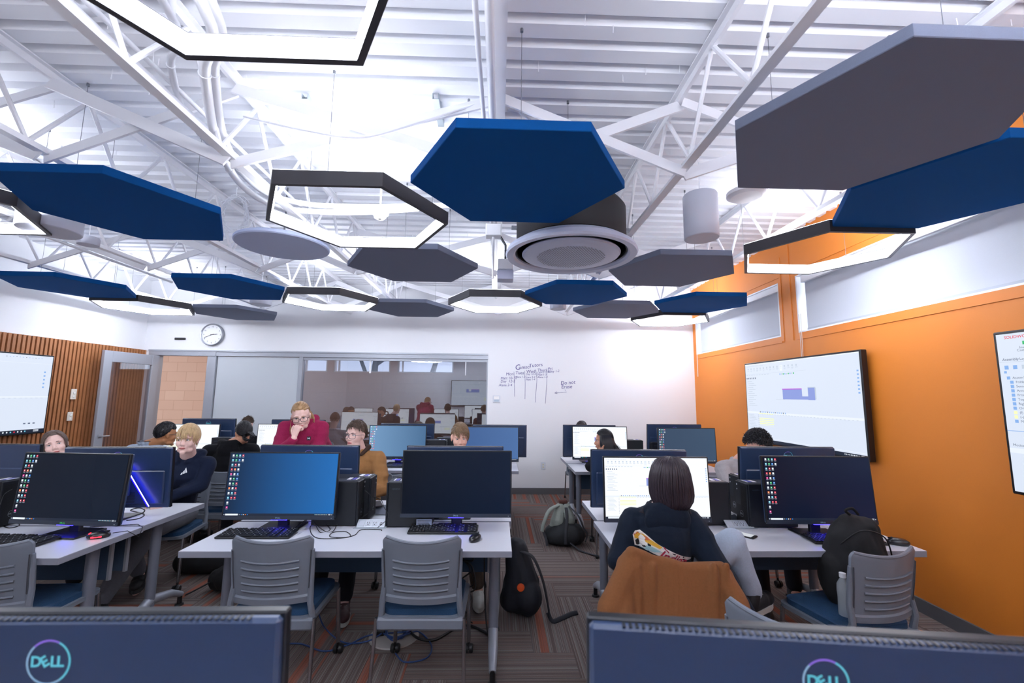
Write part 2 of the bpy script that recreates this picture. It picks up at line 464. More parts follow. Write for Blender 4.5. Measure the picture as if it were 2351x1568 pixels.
# the door leaf, swung open into the room beside the slats
pf, ph = at(250, 806, 6.42), at(366, 818, 7.30)
d1 = thing('door_1', None, None, (-5.60, YB-.04, 0), 0); d1['kind'] = 'structure'
DX = Vector((-5.60+5.60, 0, 0))
ang = math.atan2(-.99, -.04)
d1.rotation_euler = (0, 0, ang)
DW = .96
mb = MB().box(0, .13, -.022, .022, .01, 2.19, .003).box(DW-.13, DW, -.022, .022, .01, 2.19, .003).box(.13, DW-.13, -.022, .022, 2.03, 2.19, .003).box(.13, DW-.13, -.022, .022, .01, .26, .003)
mb.build('leaf', ALU, d1)
MB().box(.13, DW-.13, -.004, .004, .26, 2.03).build('pane', DGLASS, d1)
mb = MB()
for s_ in (-1, 1):
    mb.lathe([(0.001, .022), (.03, .022), (.03, .03), (.012, .032), (.012, .07), (.001, .07)], 20, (DW-.065, 0, .97), 'y') if s_ < 0 else mb.lathe([(0.001, -.022), (.03, -.022), (.03, -.03), (.012, -.032), (.012, -.07), (.001, -.07)], 20, (DW-.065, 0, .97), 'y')
    mb.box(DW-.18, DW-.055, s_*.062-.008, s_*.062+.008, .96, .98, .004)
mb.build('door_handle', mat('satin_steel', '#b9bcc2', .3, metal=.9), d1)
# corridor beyond the glass: painted block wall with high windows, bare trees outside
BL = bpy.data.materials.new('painted_block_wall'); nt, b = nodes(BL)
tc = nt.nodes.new('ShaderNodeTexCoord'); mp = nt.nodes.new('ShaderNodeMapping'); mp.inputs['Rotation'].default_value = (R(90), 0, 0)
nt.links.new(tc.outputs['Object'], mp.inputs[0]); br = nt.nodes.new('ShaderNodeTexBrick')
br.inputs['Color1'].default_value = (*rgb('#d0a88e'), 1); br.inputs['Color2'].default_value = (*rgb('#caa086'), 1); br.inputs['Mortar'].default_value = (*rgb('#b68d72'), 1)
br.inputs['Scale'].default_value = 1; br.inputs['Brick Width'].default_value = .406; br.inputs['Row Height'].default_value = .2032; br.inputs['Mortar Size'].default_value = .004
nt.links.new(mp.outputs[0], br.inputs['Vector']); nt.links.new(br.outputs['Color'], b.inputs['Base Color']); b.inputs['Roughness'].default_value = .7
YH = 9.6; hz0, hz1 = 2.07, 2.375
ws = [(-4.29, -3.72), (-3.58, -2.36), (-2.20, -.98)]
mb = MB().box(-9.5, 3.6, YH, YH+.2, 0, hz0).box(-9.5, 3.6, YH, YH+.2, hz1, 3.6)
xs = [-9.5]+[a for w in ws for a in w]+[3.6]
for k in range(0, len(xs), 2): mb.box(xs[k], xs[k+1], YH, YH+.2, hz0, hz1)
S('wall_corridor', mb, BL)
S('trim_4', MB().box(-9.5, 3.6, YB+.16, YH, 2.95, 3.0), WHITE)
S('wall_corridor_end', MB().box(-9.6, -9.5, YB+.1, YH, 0, 3.4), BL)
S('wall_corridor_side', MB().box(3.5, 3.6, YB+.14, YH, 0, 3.4), BL)
S('floor_corridor', MB().box(-9.6, X0-.2, YB+.1, YH, -.1, 0), mat('corridor_floor', '#6b6460', .6))
for n, (a, c) in enumerate(ws, 4):
    w = thing('window_%d' % n, None, None); w['kind'] = 'structure'
    mb = MB()
    for q in (a, c-.03): mb.box(q, q+.03, YH+.02, YH+.1, hz0, hz1)
    mb.box(a, c, YH+.02, YH+.1, hz0, hz0+.02).box(a, c, YH+.02, YH+.1, hz1-.02, hz1).box(a+.09, a+.12, YH+.02, YH+.08, hz0, hz1)
    mb.build('window_frame', JAMB, w)
BARK = mat('bare_tree_bark', '#3b4650', .9)
def bare_tree(x, y, h, label, seed):
    r_ = random.Random(seed); mb = MB()
    def grow(p, d, L, rad, lev):
        pts = [p]; q = p.copy(); dd = d.copy()
        for k in range(4):
            dd = (dd+Vector((r_.uniform(-.22, .22), r_.uniform(-.22, .22), r_.uniform(-.1, .12)))).normalized(); q = q+dd*L/4; pts.append(q.copy())
        mb.tube(pts, [rad, rad*.9, rad*.8, rad*.7, rad*.55], 5)
        if lev <= 0: return
        for k in range(4 if lev > 1 else 5):
            a = pts[r_.choice((2, 3, 4))]
            nd = (dd+Vector((r_.uniform(-1, 1), r_.uniform(-.8, .8), r_.uniform(-.3, .8)))).normalized()
            grow(a, nd, L*r_.uniform(.5, .75), rad*.5, lev-1)
    grow(Vector((x, y, -.1)), Vector((0, 0, 1)), h*.42, h*.02, 4)
    tag(mb.build('bare_tree', BARK), label, 'tree', 'bare trees outside the corridor windows')
bare_tree(-7.2, 17, 8.5, 'leafless tree seen through the narrowest high corridor window', 3)
bare_tree(-5.0, 16.5, 9, 'leafless tree seen through the middle high corridor window', 5)
bare_tree(-2.9, 17.5, 8, 'leafless tree seen through the high corridor window nearest the writing wall', 9)
# corridor ceiling lamp
t = thing('corridor_lamp', 'long white ceiling lamp in the corridor behind the glass', 'ceiling light', (-3.6, 8.5, 2.95))
MB().box(-1.8, 1.8, -.12, .12, -.05, 0, .005).build('housing', JAMB, t); MB().box(-1.75, 1.75, -.09, .09, -.056, -.05).build('diffuser', glow('corridor_tube', '#ffe6d0', 12.), t)
# ------------------------------------------------------------------ roof structure
JX = [-5.05, -3.8, -2.62, -1.57, -.03, 1.09, 2.32]
names = ['beside the slatted wall', 'second from the slatted wall', 'third from the slatted wall', 'over the curving white conduits', 'over the middle of the room, above the blue panel', 'above the round air conditioner', 'nearest the orange wall']
for jx, nm in zip(JX, names):
    t = thing('bar_joist', 'white open-web steel joist ' + nm, 'joist', (jx, 0, 0), 0, 'white steel joists under the roof deck')
    y1 = YB-.01
    mb = MB()
    for s_ in (-1, 1): mb.box(0, s_*.036, YR+.01, y1, ZC-.012, ZC-.004).box(0, s_*.011, YR+.01, y1, ZC-.055, ZC-.0125)
    mb.build('top_chord', STEEL_W, t)
    if abs(jx+.03) > .1:
        mb = MB()
        for s_ in (-1, 1): mb.box(0, s_*.026, YR+.3, y1-.25, 2.955, 2.961).box(0, s_*.011, YR+.3, y1-.25, 2.9612, 2.995)
        mb.build('bottom_chord', STEEL_W, t)
        mb = MB(); y = YR+.3; up = False
        pts = []
        while y < y1-.2:
            pts.append(Vector((0, y, ZC-.03 if up else 2.975))); up = not up; y += .31
        for a, b in zip(pts, pts[1:]): mb.tube([a, b], .0125, 7)
        mb.build('web_bars', STEEL_W, t)
    else:
        MB().box(-.05, .05, YR+.01, y1, ZC-.16, ZC-.15).box(-.005, .005, YR+.01, y1, ZC-.15, ZC-.01).build('web_plate', STEEL_W, t)
k = 0
spans = list(zip(JX, JX[1:]))
for row, (y, rn) in enumerate(((2.42, 'near row'), (4.68, 'middle row'), (6.93, 'row by the far wall'))):
    for i, (a, b) in enumerate(spans):
        t = thing('cross_brace', 'crossed white steel straps between joists: %s, %s' % (rn, ['over the slatted wall', 'second bay from slats', 'third bay from slats', 'bay over the lamps', 'bay over the air conditioner', 'bay by the orange wall'][i]), 'brace', (a, y, 0))
        mb = MB().bar((0, -.015, ZC-.08), (b-a, -.015, 2.93), .012, .075, (0, .25, 1))
        mb.build('strap', STEEL_W, t)
        mb = MB().bar((0, .02, 2.93), (b-a, .02, ZC-.08), .012, .075, (0, .25, 1))
        mb.build('strap', STEEL_W, t)

CONW = mat('conduit_white', '#eef0f6', .4)
def cond(label, pts, r, n=10, cat='conduit', name='conduit', group=None, ties=0):
    mb = MB()
    P = [Vector(p) for p in pts]
    # smooth path
    Q = []
    for i in range(len(P)-1):
        p0 = P[max(0, i-1)]; p1 = P[i]; p2 = P[i+1]; p3 = P[min(len(P)-1, i+2)]
        for s_ in range(6):
            u = s_/6
            Q.append(.5*((2*p1)+(-p0+p2)*u+(2*p0-5*p1+4*p2-p3)*u*u+(-p0+3*p1-3*p2+p3)*u**3))
    Q.append(P[-1])
    mb.tube(Q, r, n)
    for k in range(3, len(Q)-2, 9):
        mb.tube([Q[k]-(Q[k+1]-Q[k]).normalized()*.006, Q[k]+(Q[k+1]-Q[k]).normalized()*.006], r*1.18, n)
    o = mb.build(name, CONW, smooth=50); return tag(o, label, cat, group)
zs = 3.16
cond('straight white pipe under the middle beam, thicker of the pair', [(-.06, YR+.1, 3.24), (-.06, 1.5, 3.24), (-.05, 3.4, 3.2), (-.05, 6.6, 3.1)], .021)
cond('straight white pipe left beside the middle beam, thinner of the pair', [(-.115, YR+.1, 3.24), (-.12, 1.5, 3.24), (-.085, 3.4, 3.2), (-.09, 6.3, 3.1)], .013)
cond('long thick white pipe running beside the third joist', [(-1.69, YR+.1, 3.1), (-1.7, 1.5, 3.1), (-1.71, 4.0, 3.1), (-1.71, 7.2, 3.1)], .03)
cond('long thin white pipe strapped above the thick one', [(-1.64, YR+.1, 3.15), (-1.66, 1.5, 3.15), (-1.66, 4.0, 3.15), (-1.66, 7.2, 3.15)], .012)
def C3(px, py, z): return atz(px, py, z)
cond('fat white cable bundle bending down from overhead, widest of the curves', [(-1.05, .3, 3.1), C3(460, 0, 3.08), C3(470, 170, 3.06), C3(500, 330, 3.05), C3(560, 430, 3.04), C3(650, 478, 3.03), C3(800, 487, 3.02), C3(960, 478, 3.0)], .023)
cond('white cable bundle curving close beside the widest one', [(-.98, .3, 3.12), C3(484, 0, 3.1), C3(492, 170, 3.08), C3(520, 330, 3.07), C3(590, 430, 3.06), C3(690, 466, 3.05), C3(830, 474, 3.05), C3(1090, 470, 3.02)], .02)
cond('slim white hose arching down left of the cable bundles', [(-1.3, .3, 3.14), C3(372, 0, 3.15), C3(392, 150, 3.15), C3(425, 260, 3.14), C3(500, 350, 3.12), C3(600, 440, 3.1)], .016)
cond('short white hose sweeping up to the roof near the ring lamp', [C3(372, 40, 3.16), C3(395, 10, 3.25), (-1.15, 1.3, 3.38)], .015)
cond('white pipe bent across the upper corner of the room', [C3(125, -20, 3.2), C3(190, 25, 3.2), C3(250, 10, 3.2)], .022)
cond('thin white pipe over the left blue panels', [C3(0, 505, 2.99), C3(395, 648, 2.99)], .014)
cond('thin white pipe beside the slatted wall, under the joist', [C3(0, 585, 2.98), C3(170, 630, 2.98), C3(420, 712, 2.98)], .014)
cond('thin white cord draped over the near cross brace', [C3(560, 268, 3.2), C3(700, 300, 3.02), C3(830, 316, 2.98), C3(950, 285, 3.15), C3(1090, 240, 3.35)], .007, 6)
cond('white cord looping over the cross brace by the near joist', [C3(1165, 252, 3.34), C3(1200, 262, 3.33), C3(1245, 300, 3.22), C3(1300, 330, 3.05)], .009, 6)
cond('white duct pipe in the far corner over the grey panel', [(-2.9, 6.2, 3.1), (-2.8, 6.7, 3.05), (-2.45, 7.2, 2.98)], .07, 16, 'duct', 'duct')
r_ = random.Random(4); mb = MB(); c = atz(535, 530, 3.05)
for k in range(7):
    q = []; a = r_.uniform(.13, .2); ph = r_.uniform(0, 6)
    for i in range(25):
        th = 2*PI*i/24+ph; q.append(c+Vector((a*math.cos(th)*.7+r_.uniform(-.01, .01), r_.uniform(-.03, .03), .16+a*math.sin(th))))
    mb.tube(q, .004, 5)
mb.tube([c+Vector((0, 0, .3)), c+Vector((0, 0, .42))], .004, 5)
tag(mb.build('cable_coil', CONW), 'loose coil of thin white cable hung over the left blue panel', 'cable coil')

# ------------------------------------------------------------------ hexagonal sound panels and ring lamps
def felt(name, c):
    return mat(name, c, .95, noise_amt=.12, noise_scale=500, bump=.5, bump_scale=700, spec=.15)
FB = felt('felt_navy_blue', '#0a5296'); FG = felt('felt_grey', '#7d8599')
HR = .613
WIRE = mat('steel_wire', '#8a8d94', .35, metal=.8)
def hang(o_parent, pts, z0, zt=ZC):
    for x, y in pts:
        mb = MB().tube([(x, y, z0), (x, y, zt-.005)], .0016, 5).lathe([(0, 0), (.008, 0), (.008, .018), (0, .018)], 8, (x, y, zt-.02))
        mb.build('suspension_wire', WIRE, o_parent)
def bev_hex(R_, h, b):
    mb = MB(); prof = [(0, 0), (R_-b, 0), (R_, b), (R_, h-b), (R_-b, h), (0, h)]
    vs = []; fs = []
    for r, z in prof[1:-1]:
        for k in range(6):
            t = PI*k/3; vs.append((r*math.cos(t), r*math.sin(t), z))
    for i in range(3):
        for k in range(6): fs.append((i*6+k, i*6+(k+1) % 6, (i+1)*6+(k+1) % 6, (i+1)*6+k))
    fs.append(tuple(reversed(range(6)))); fs.append(tuple(range(18, 24)))
    return mb.add(vs, fs)
def panel(x, y, m, label):
    c = 'blue' if m is FB else 'grey'
    t = thing('acoustic_panel', label, 'ceiling panel', (x, y, 2.8), 0, 'hexagonal felt panels hung under the joists')
    bev_hex(HR, .05, .003).build('felt_board', m, t)
    hang(t, [(.36*math.cos(a), .36*math.sin(a)) for a in (.5, 2.6, 4.7)], .05, ZC-2.8)
for x, y, m, l in ((.1, 2.36, FB, 'blue hexagonal felt panel hung in the middle, in front of the air conditioner'),
    (1.66, 1.79, FG, 'largest-looking grey felt panel, hung overhead beside the orange wall'),
    (2.62, 2.31, FB, 'blue felt panel beside the nearest grey one, against the orange wall'),
    (-2.5, 2.87, FB, 'blue felt panel covering the big white speaker, closest on the slatted side'),
    (-.82, 4.03, FG, 'grey felt panel right behind the middle ring lamp'),
    (1.66, 4.04, FG, 'grey felt panel behind the air conditioner, next to the white cylinder'),
    (.92, 5.08, FB, 'blue felt panel behind the air conditioner, next to the far middle ring lamp'),
    (-3.14, 5.1, FB, 'blue felt panel left of the far ring lamps, above the clock'),
    (-5.0, 5.15, FB, 'blue felt panel above the slatted wall'),
    (-1.26, 6.18, FG, 'small-looking grey felt panel between the two far ring lamps'),
    (-4.05, 6.76, FG, 'grey felt panel near the clock, farthest from the camera'),
    (1.66, 6.04, FG, 'grey felt panel over the writing wall, touching the far blue one'),
    (2.63, 5.5, FB, 'blue felt panel in the far corner in front of the orange wall')):
    panel(x, y, m, l)
RINGB = mat('ring_lamp_housing', '#3a3a3f', .45)
RINGE = glow('ring_lamp_diffuser', '#f0f4ff', 46.)
RINGU = glow('ring_lamp_upper_diffuser', '#eff3ff', 9.)
def ring(x, y, label, up=None, dn=None, rot=0.):
    t = thing('ring_lamp', label, 'ceiling lamp', (x, y, 2.765), rot, 'hexagonal ring lamps')
    def hexring(ro, ri, z0, z1):
        vs = []
        for r, z in ((ro, z0), (ro, z1), (ri, z1), (ri, z0)):
            for k in range(6): vs.append((r*math.cos(PI*k/3), r*math.sin(PI*k/3), z))
        fs = []
        for i in range(4):
            j = (i+1) % 4
            for k in range(6): fs.append((i*6+k, i*6+(k+1) % 6, j*6+(k+1) % 6, j*6+k))
        return MB().add(vs, fs)
    hexring(.613, .584, 0, .085).build('housing', RINGB, t)
    hexring(.584, .574, .006, .074).build('diffuser', dn or RINGE, t)
    hexring(.608, .590, .0855, .088).build('upper_diffuser', up or RINGU, t)
    hang(t, [(.57*math.cos(a)*.93, .57*math.sin(a)*.93) for a in (PI/6, PI*5/6, PI*1.5)], .085, ZC-2.765)
v = atz(33, 476, 2.76)
for x, y, l in ((-.97, 2.87, 'hexagonal ring lamp in the middle with dark frame, beside the central blue panel'),
    (-.80, .90, 'hexagonal ring lamp directly overhead, cut off by the top of the view'),
    (v.x-.6, v.y, 'hexagonal ring lamp of which only one corner shows by the slatted wall side'),
    (2.6, 3.37, 'hexagonal ring lamp in front of the orange wall and long window'),
    (-2.19, 5.62, 'far hexagonal ring lamp between the blue panel and far grey panel'),
    (-.05, 5.58, 'far hexagonal ring lamp under the middle beam'),
    (-4.97, 6.2, 'hexagonal ring lamp in the far corner over the slatted wall'),
    (2.64, 6.55, 'hexagonal ring lamp in the far corner by the orange wall'),
    (-2.6, -.9, 'added unseen ring lamp over the rear of the room beside the slatted wall')):  # last one is unseen, added to help light the ceiling
    ring(x, y, l)
UP2 = glow('added_ring_uplight', '#eff3ff', 330.); DN2 = glow('added_ring_dimmed', '#f0f4ff', 3.)  # for two unseen ring lamps added to brighten the ceiling
ring(1.72, .22, 'added ring lamp overhead beside the orange wall, out of view', UP2, DN2)
ring(.35, -1.55, 'added unseen ring lamp at the rear of the room, under the middle beam', UP2, DN2)

# ------------------------------------------------------------------ round air conditioner
AC = mat('ac_white_plastic', '#cbd3ea', .45); DK = mat('ac_dark_gap', '#0b0f16', .6)
t = thing('air_conditioner', 'large round white ceiling air conditioner with black body above it', 'air conditioner', (.56, 3.32, 2.70))
MB().lathe([(.432, .05), (.438, .02), (.455, .004), (.505, .0), (.515, .015), (.50, .05), (.44, .09), (.432, .05)], 64).build('outer_ring', AC, t, smooth=30)
MB().use(DK).lathe([(.30, .075), (.431, .085), (.4315, .03), (.425, .03), (.42, .07), (.30, .07)], 64).build('air_slot', None, t, smooth=30)
mb = MB().lathe([(0, .0), (.30, -.005), (.375, .005), (.385, .018), (.375, .03), (.2, .05), (0, .05)], 64); mb.use(AC)
g = mb.build('grille', AC, t, smooth=30)
mb = MB()
for i in range(-13, 14):
    for j in range(-15, 16):
        x = i*.021+(j % 2)*.0105; y = j*.0182
        if math.hypot(x, y) < .265:
            s_ = .0072
            mb.add([(x-s_, y-s_*.7, -.0065), (x+s_, y-s_*.7, -.0065), (x, y+s_*.8, -.0065)], [(0, 2, 1)])
mb.build('perforations', DK, g)
MB().lathe([(.40, .09), (.43, .10), (.43, .36), (.40, .40), (0, .40)], 48).build('body', mat('ac_body_black', '#26262a', .7), t, smooth=30)
mb = MB()
for a in (.4, 1.9, 3.4, 5.0): mb.tube([(.40*math.cos(a), .40*math.sin(a), .3), (.40*math.cos(a), .40*math.sin(a), ZC-2.70)], .006, 6)
mb.build('hanger_rods', WIRE, t)
MB().box(.39, .47, -.02, .02, .22, .24).box(-.47, -.39, -.02, .02, .22, .24).build('bracket', WIRE, t)
MB().add([(-.19, -.405, .16), (-.11, -.44, .16), (-.13, -.44, .25), (-.17, -.42, .23)], [(0, 1, 2, 3)]).build('torn_label', STEEL_W, t)

# ------------------------------------------------------------------ round things hung from the roof
SPK = mat('speaker_white', '#d5d9e6', .6); SPG = mat('speaker_grille_cloth', '#a9b0cb', .8, bump=.4, bump_scale=900)
def pendant(px, py, z, r, h, label, name='pendant_speaker', cat='speaker'):
    p = atz(px, py, z); t = thing(name, label, cat, p, 0, 'round white speakers' if cat == 'speaker' else None)
    MB().lathe([(r*.97, 0), (r, .006), (r, h-.01), (r*.96, h), (0, h)], 40).build('housing', SPK, t, smooth=30)
    MB().lathe([(0, .004), (r*.97, .0), (r*.97, .01)], 40).build('grille', SPG, t, smooth=30)
    MB().tube([(0, 0, h), (0, 0, ZC-p.z)], .004, 6).build('cable', CONW, t)
pendant(1611, 548, 2.78, .122, .34, 'tall white cylinder speaker hung beside the air conditioner')
pendant(113, 532, 2.78, .18, .22, 'wide white drum speaker half behind the near left blue panel')
pendant(202, 563, 2.85, .075, .07, 'small white round sensor hung next to the drum speaker', 'ceiling_sensor', 'sensor')
pendant(598, 700, 2.78, .13, .1, 'white round speaker above the far grey panel near the clock')
pendant(1281, 710, 2.78, .11, .12, 'white round speaker under the far blue panel near the writing')
t = thing('round_acoustic_disc', 'pale lilac round disc hung flat left of the middle ring lamp', 'ceiling disc', atz(650, 568, 2.9))
MB().lathe([(0, 0), (.375, 0), (.385, .008), (.385, .03), (.37, .04), (0, .04)], 64).build('disc', mat('disc_lilac', '#c0cbe8', .9, bump=.3, bump_scale=700), t, smooth=30)
MB().tube([(0, 0, .04), (0, 0, ZC-2.9)], .008, 6).build('stem', WIRE, t)
t = thing('smoke_detector', 'small white smoke detector hung inside the middle ring lamp', 'smoke detector', atz(872, 503, 3.0))
MB().lathe([(0, 0), (.03, .0), (.045, .01), (.05, .03), (.068, .04), (.07, .07), (0, .075)], 28).build('head', STEEL_W, t, smooth=30)
MB().box(-.04, .04, -.04, .04, .075, .11, .004).tube([(0, 0, .1), (0, 0, ZC-3.0)], .008, 6).build('mount_box', STEEL_W, t)
MB().lathe([(0, -.001), (.012, -.001), (.012, .001)], 12).build('vent', DK, t)
t = thing('wireless_access_point', 'white round wireless antenna dish beneath the nearest grey panel', 'access point', atz(1713, 455, 3.0))
MB().lathe([(0, 0), (.1, .004), (.125, .02), (.125, .045), (.1, .06), (0, .06)], 36).build('housing', STEEL_W, t, smooth=30)
MB().tube([(0, 0, .06), (0, 0, ZC-3.0)], .01, 6).build('stem', STEEL_W, t)
t = thing('ceiling_projector_box', 'small white double box clamped to the middle beam near the air conditioner', 'junction box', at(1160, 622, 4.0))
MB().box(-.07, .07, -.06, .06, -.0, .1, .006).build('upper_box', STEEL_W, t)
MB().box(-.075, .075, -.07, .07, -.095, -.006, .004).build('lower_box', mat('box_lilac', '#b6bbd4', .5), t)
MB().tube([(0, 0, .1), (.0, 0, .25), (-.06, 0, .35)], .012, 6).build('arm', mat('arm_dark', '#3c4048', .5), t)
t = thing('junction_box', 'white junction box on the pipes behind the middle blue panel', 'junction box', at(1133, 534, 3.55))
MB().box(-.065, .065, -.05, .05, -.04, .06, .005).build('box_body', STEEL_W, t)
MB().tube([(0, 0, -.04), (0, 0, -.4)], .012, 6).build('drop_pipe', CONW, t)
for px, l in ((700, 'pale strut bracket on the roof deck, over the curved cables'), (1000, 'pale strut bracket on the roof deck, left of the middle beam')):
    p = atz(px, 214, ZC); t = thing('strut_bracket', l, 'bracket', p)
    MB().box(-.02, .02, 0, .28, -.04, -.036).box(-.02, -.016, 0, .28, -.036, 0).box(.016, .02, 0, .28, -.036, 0).build('channel', mat('galvanised', '#aab4ba', .4, metal=.4), t)
# screw tips and wires poking out of the deck
r_ = random.Random(11); mb = MB()
for k in range(90):
    x, y = r_.uniform(-3.5, 2.8), r_.uniform(1.5, 5.5); L = r_.uniform(.03, .055)
    mb.tube([(x, y, ZC+.02), (x+r_.uniform(-.006, .006), y+r_.uniform(-.004, .004), ZC-L)], .0025, 4)
tag(mb.build('deck_screw_tips', STEEL_W), 'many fine white screw tips poking through the roof deck', 'screws', kind='stuff')
# ------------------------------------------------------------------ tables
LAM = mat('table_laminate_white', '#d6d9e2', .38, noise_amt=.02, noise_scale=400); EDGE = mat('table_edge_grey', '#878a96', .45)
LEGM = mat('table_leg_grey', '#7d8290', .35, metal=.35); LEGL = mat('table_foot_grey', '#a3a8b2', .35, metal=.4)
PANELF = mat('modesty_fabric_blue', '#34485f', .95, noise_amt=.35, noise_scale=350)
def table(x0, x1, y0, y1, front, label, group=None):
    """front: -1 user side towards the camera, +1 user side away"""
    t = thing('computer_table', label, 'table', ((x0+x1)/2, (y0+y1)/2, 0), 0, group)
    w, d = (x1-x0)/2, (y1-y0)/2
    mb = MB().use(EDGE).box(-w, w, -d, d, .705, .7395, .002).use(LAM)
    mb.box(-w+.0015, w-.0015, -d+.0015, d-.0015, .7385, .7403)
    mb.build('tabletop', None, t)
    yc = -front*d*.15          # the columns stand a little behind the middle
    for s_ in (-1, 1):
        x = s_*(w-.1)
        lg = MB().tube([(x, yc, .705), (x, yc, .13)], .031, 18).box(x-.05, x+.05, yc-.09, yc+.09, .69, .705).build('leg', LEGM, t, smooth=40)
        mb = MB()
        for q, L in ((1, d*.80+front*yc*-1), (-1, d*.80)):
            e = q*L if q == 1 else -L
            mb.tube([(x, yc, .17), (x, e*.55, .13), (x, e*.97, .075)], [.032, .028, .02], 12)
            lev = MB().tube([(x, e*.93, .085), (x, e*.93, .012)], .016, 12).lathe([(0, 0), (.03, 0), (.027, .014), (0, .016)], 16, (x, e*.93, 0)).build('leveller', BLACKP, lg, smooth=40)
        mb.build('foot', LEGL, lg, smooth=40)
    yb = -front*(d-.06)
    mp = MB().box(-w+.14, w-.14, yb-.008, yb+.008, .44, .70).build('modesty_panel', PANELF, t)
    MB().box(-w+.13, -w+.145, yb-.011, yb+.011, .435, .70).build('edge_strip', LEGL, mp); MB().box(w-.145, w-.13, yb-.011, yb+.011, .435, .70).build('edge_strip', LEGL, mp)
    return t
G_ = 'white computer tables in back-to-back pairs'
TBL = {}
for key, x0, x1, y0, y1, fr, l in (
    ('cf', -1.745, .092, 2.575, 3.14, -1, 'middle table nearest the camera, with a blue-lit monitor and a switched-off one'),
    ('cb', -1.745, .105, 3.16, 3.75, 1, 'middle table behind the nearest one, where the boy in the tan jacket sits'),
    ('lf', -4.13, -2.285, 2.475, 3.03, -1, 'table on the slatted-wall side with a mouse glowing red at its end'),
    ('lb', -4.13, -2.30, 3.05, 3.645, 1, 'table with the blue glowing monitor, where the blond boy sits'),
    ('rf', .682, 2.50, 2.575, 3.165, -1, 'table along the orange wall where the woman in the navy hoodie sits'),
    ('rb', .715, 2.52, 3.185, 3.765, 1, 'table along the orange wall where the curly-haired man leans'),
    ('c2f', -1.58, .254, 5.17, 5.74, -1, 'second-row middle table in front of the glass, facing the camera side'),
    ('c2b', -1.58, .25, 5.76, 6.33, 1, 'second-row middle table closest to the glass'),
    ('l2f', -4.45, -2.40, 5.17, 5.78, -1, 'second-row table where two people sit with white screens'),
    ('l2b', -4.45, -2.40, 5.80, 6.37, 1, 'second-row table closest to the white partition panel'),
    ('r2f', .905, 2.72, 5.147, 5.73, -1, 'second-row table where the black-haired woman sits'),
    ('r2b', .905, 2.72, 5.77, 6.33, 1, 'second-row table closest to the writing wall'),
    ('nl', -1.75, .02, .42, 1.02, 1, 'table right in front of the camera under the left dark monitor back'),
    ('nr', .10, 1.95, .42, 1.02, 1, 'table right in front of the camera under the right dark monitor back')):
    TBL[key] = table(x0, x1, y0, y1, fr, l, G_)

# ------------------------------------------------------------------ chairs
CHP = mat('chair_grey_plastic', '#6d7480', .42, bump=.15, bump_scale=900); CHF = mat('chair_seat_blue_fabric', '#1a3d5e', .95, noise_amt=.65, noise_scale=260)
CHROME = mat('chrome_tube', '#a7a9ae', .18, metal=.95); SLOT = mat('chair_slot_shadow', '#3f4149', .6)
def chair_back_mesh():
    """curved back panel with five slots; local: sitter faces +y, back at y~-0.22"""
    mb = MB().use(CHP)
    NX, NZ = 28, 34; W0, W1 = .197, .214
    def P(u, v, off):     # u -1..1, v 0..1
        z = .50+v*.345
        w = W0+(W1-W0)*v
        if v > .93: w -= .02*((v-.93)/.07)**2
        x = u*w
        y = -.235-.045*v+.045*(u*u)-(.01 if v < .1 else 0)
        zz = z-.022*(1-u*u)*(1 if v > .9 else v/.9 if v > .1 else 0)*1.
        return Vector((x, y+off, zz))
    th = .007
    vs = []
    for off in (-th, th):
        for j in range(NZ+1):
            for i in range(NX+1): vs.append(P(2*i/NX-1, j/NZ, off))
    A = (NX+1)*(NZ+1); fs = []
    def id_(i, j, s_): return s_*A+j*(NX+1)+i
    slots = set()
    for k in range(5):
        for i in range(4, NX-4): slots.add((i, 6+k*4))
    for j in range(NZ):
        for i in range(NX):
            if (i, j) in slots: continue
            fs.append((id_(i, j, 0), id_(i+1, j, 0), id_(i+1, j+1, 0), id_(i, j+1, 0)))
            fs.append((id_(i, j, 1), id_(i, j+1, 1), id_(i+1, j+1, 1), id_(i+1, j, 1)))
            for di, dj, a, b in ((0, -1, (i, j), (i+1, j)), (0, 1, (i+1, j+1), (i, j+1)), (-1, 0, (i, j+1), (i, j)), (1, 0, (i+1, j), (i+1, j+1))):
                n = (i+di, j+dj)
                if n in slots or not (0 <= n[0] < NX and 0 <= n[1] < NZ):
                    fs.append((id_(*a, 0), id_(*a, 1), id_(*b, 1), id_(*b, 0)))
    mb.add(vs, fs)
    # raised lips over each slot, side rails
    for k in range(5):
        v = (6+k*4+1.1)/NZ
        mb.tube([P(u/12*(1-8/NX)*1.02, v, -th-.004) for u in range(-12, 13)], .0055, 6)
    mb.tube([P(u/12*.985, .995, 0) for u in range(-12, 13)], .0095, 8)
    for s_ in (-1, 1):
        mb.tube([(s_*.215, -.19, .415), (s_*.208, -.215, .50), P(s_*1.0, .25, 0), P(s_*1.0, .55, 0), P(s_*1.0, .80, 0)], [.017, .016, .015, .014, .009], 10)
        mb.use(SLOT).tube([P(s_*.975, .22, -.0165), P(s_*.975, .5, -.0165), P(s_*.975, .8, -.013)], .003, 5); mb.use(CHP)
    return mb
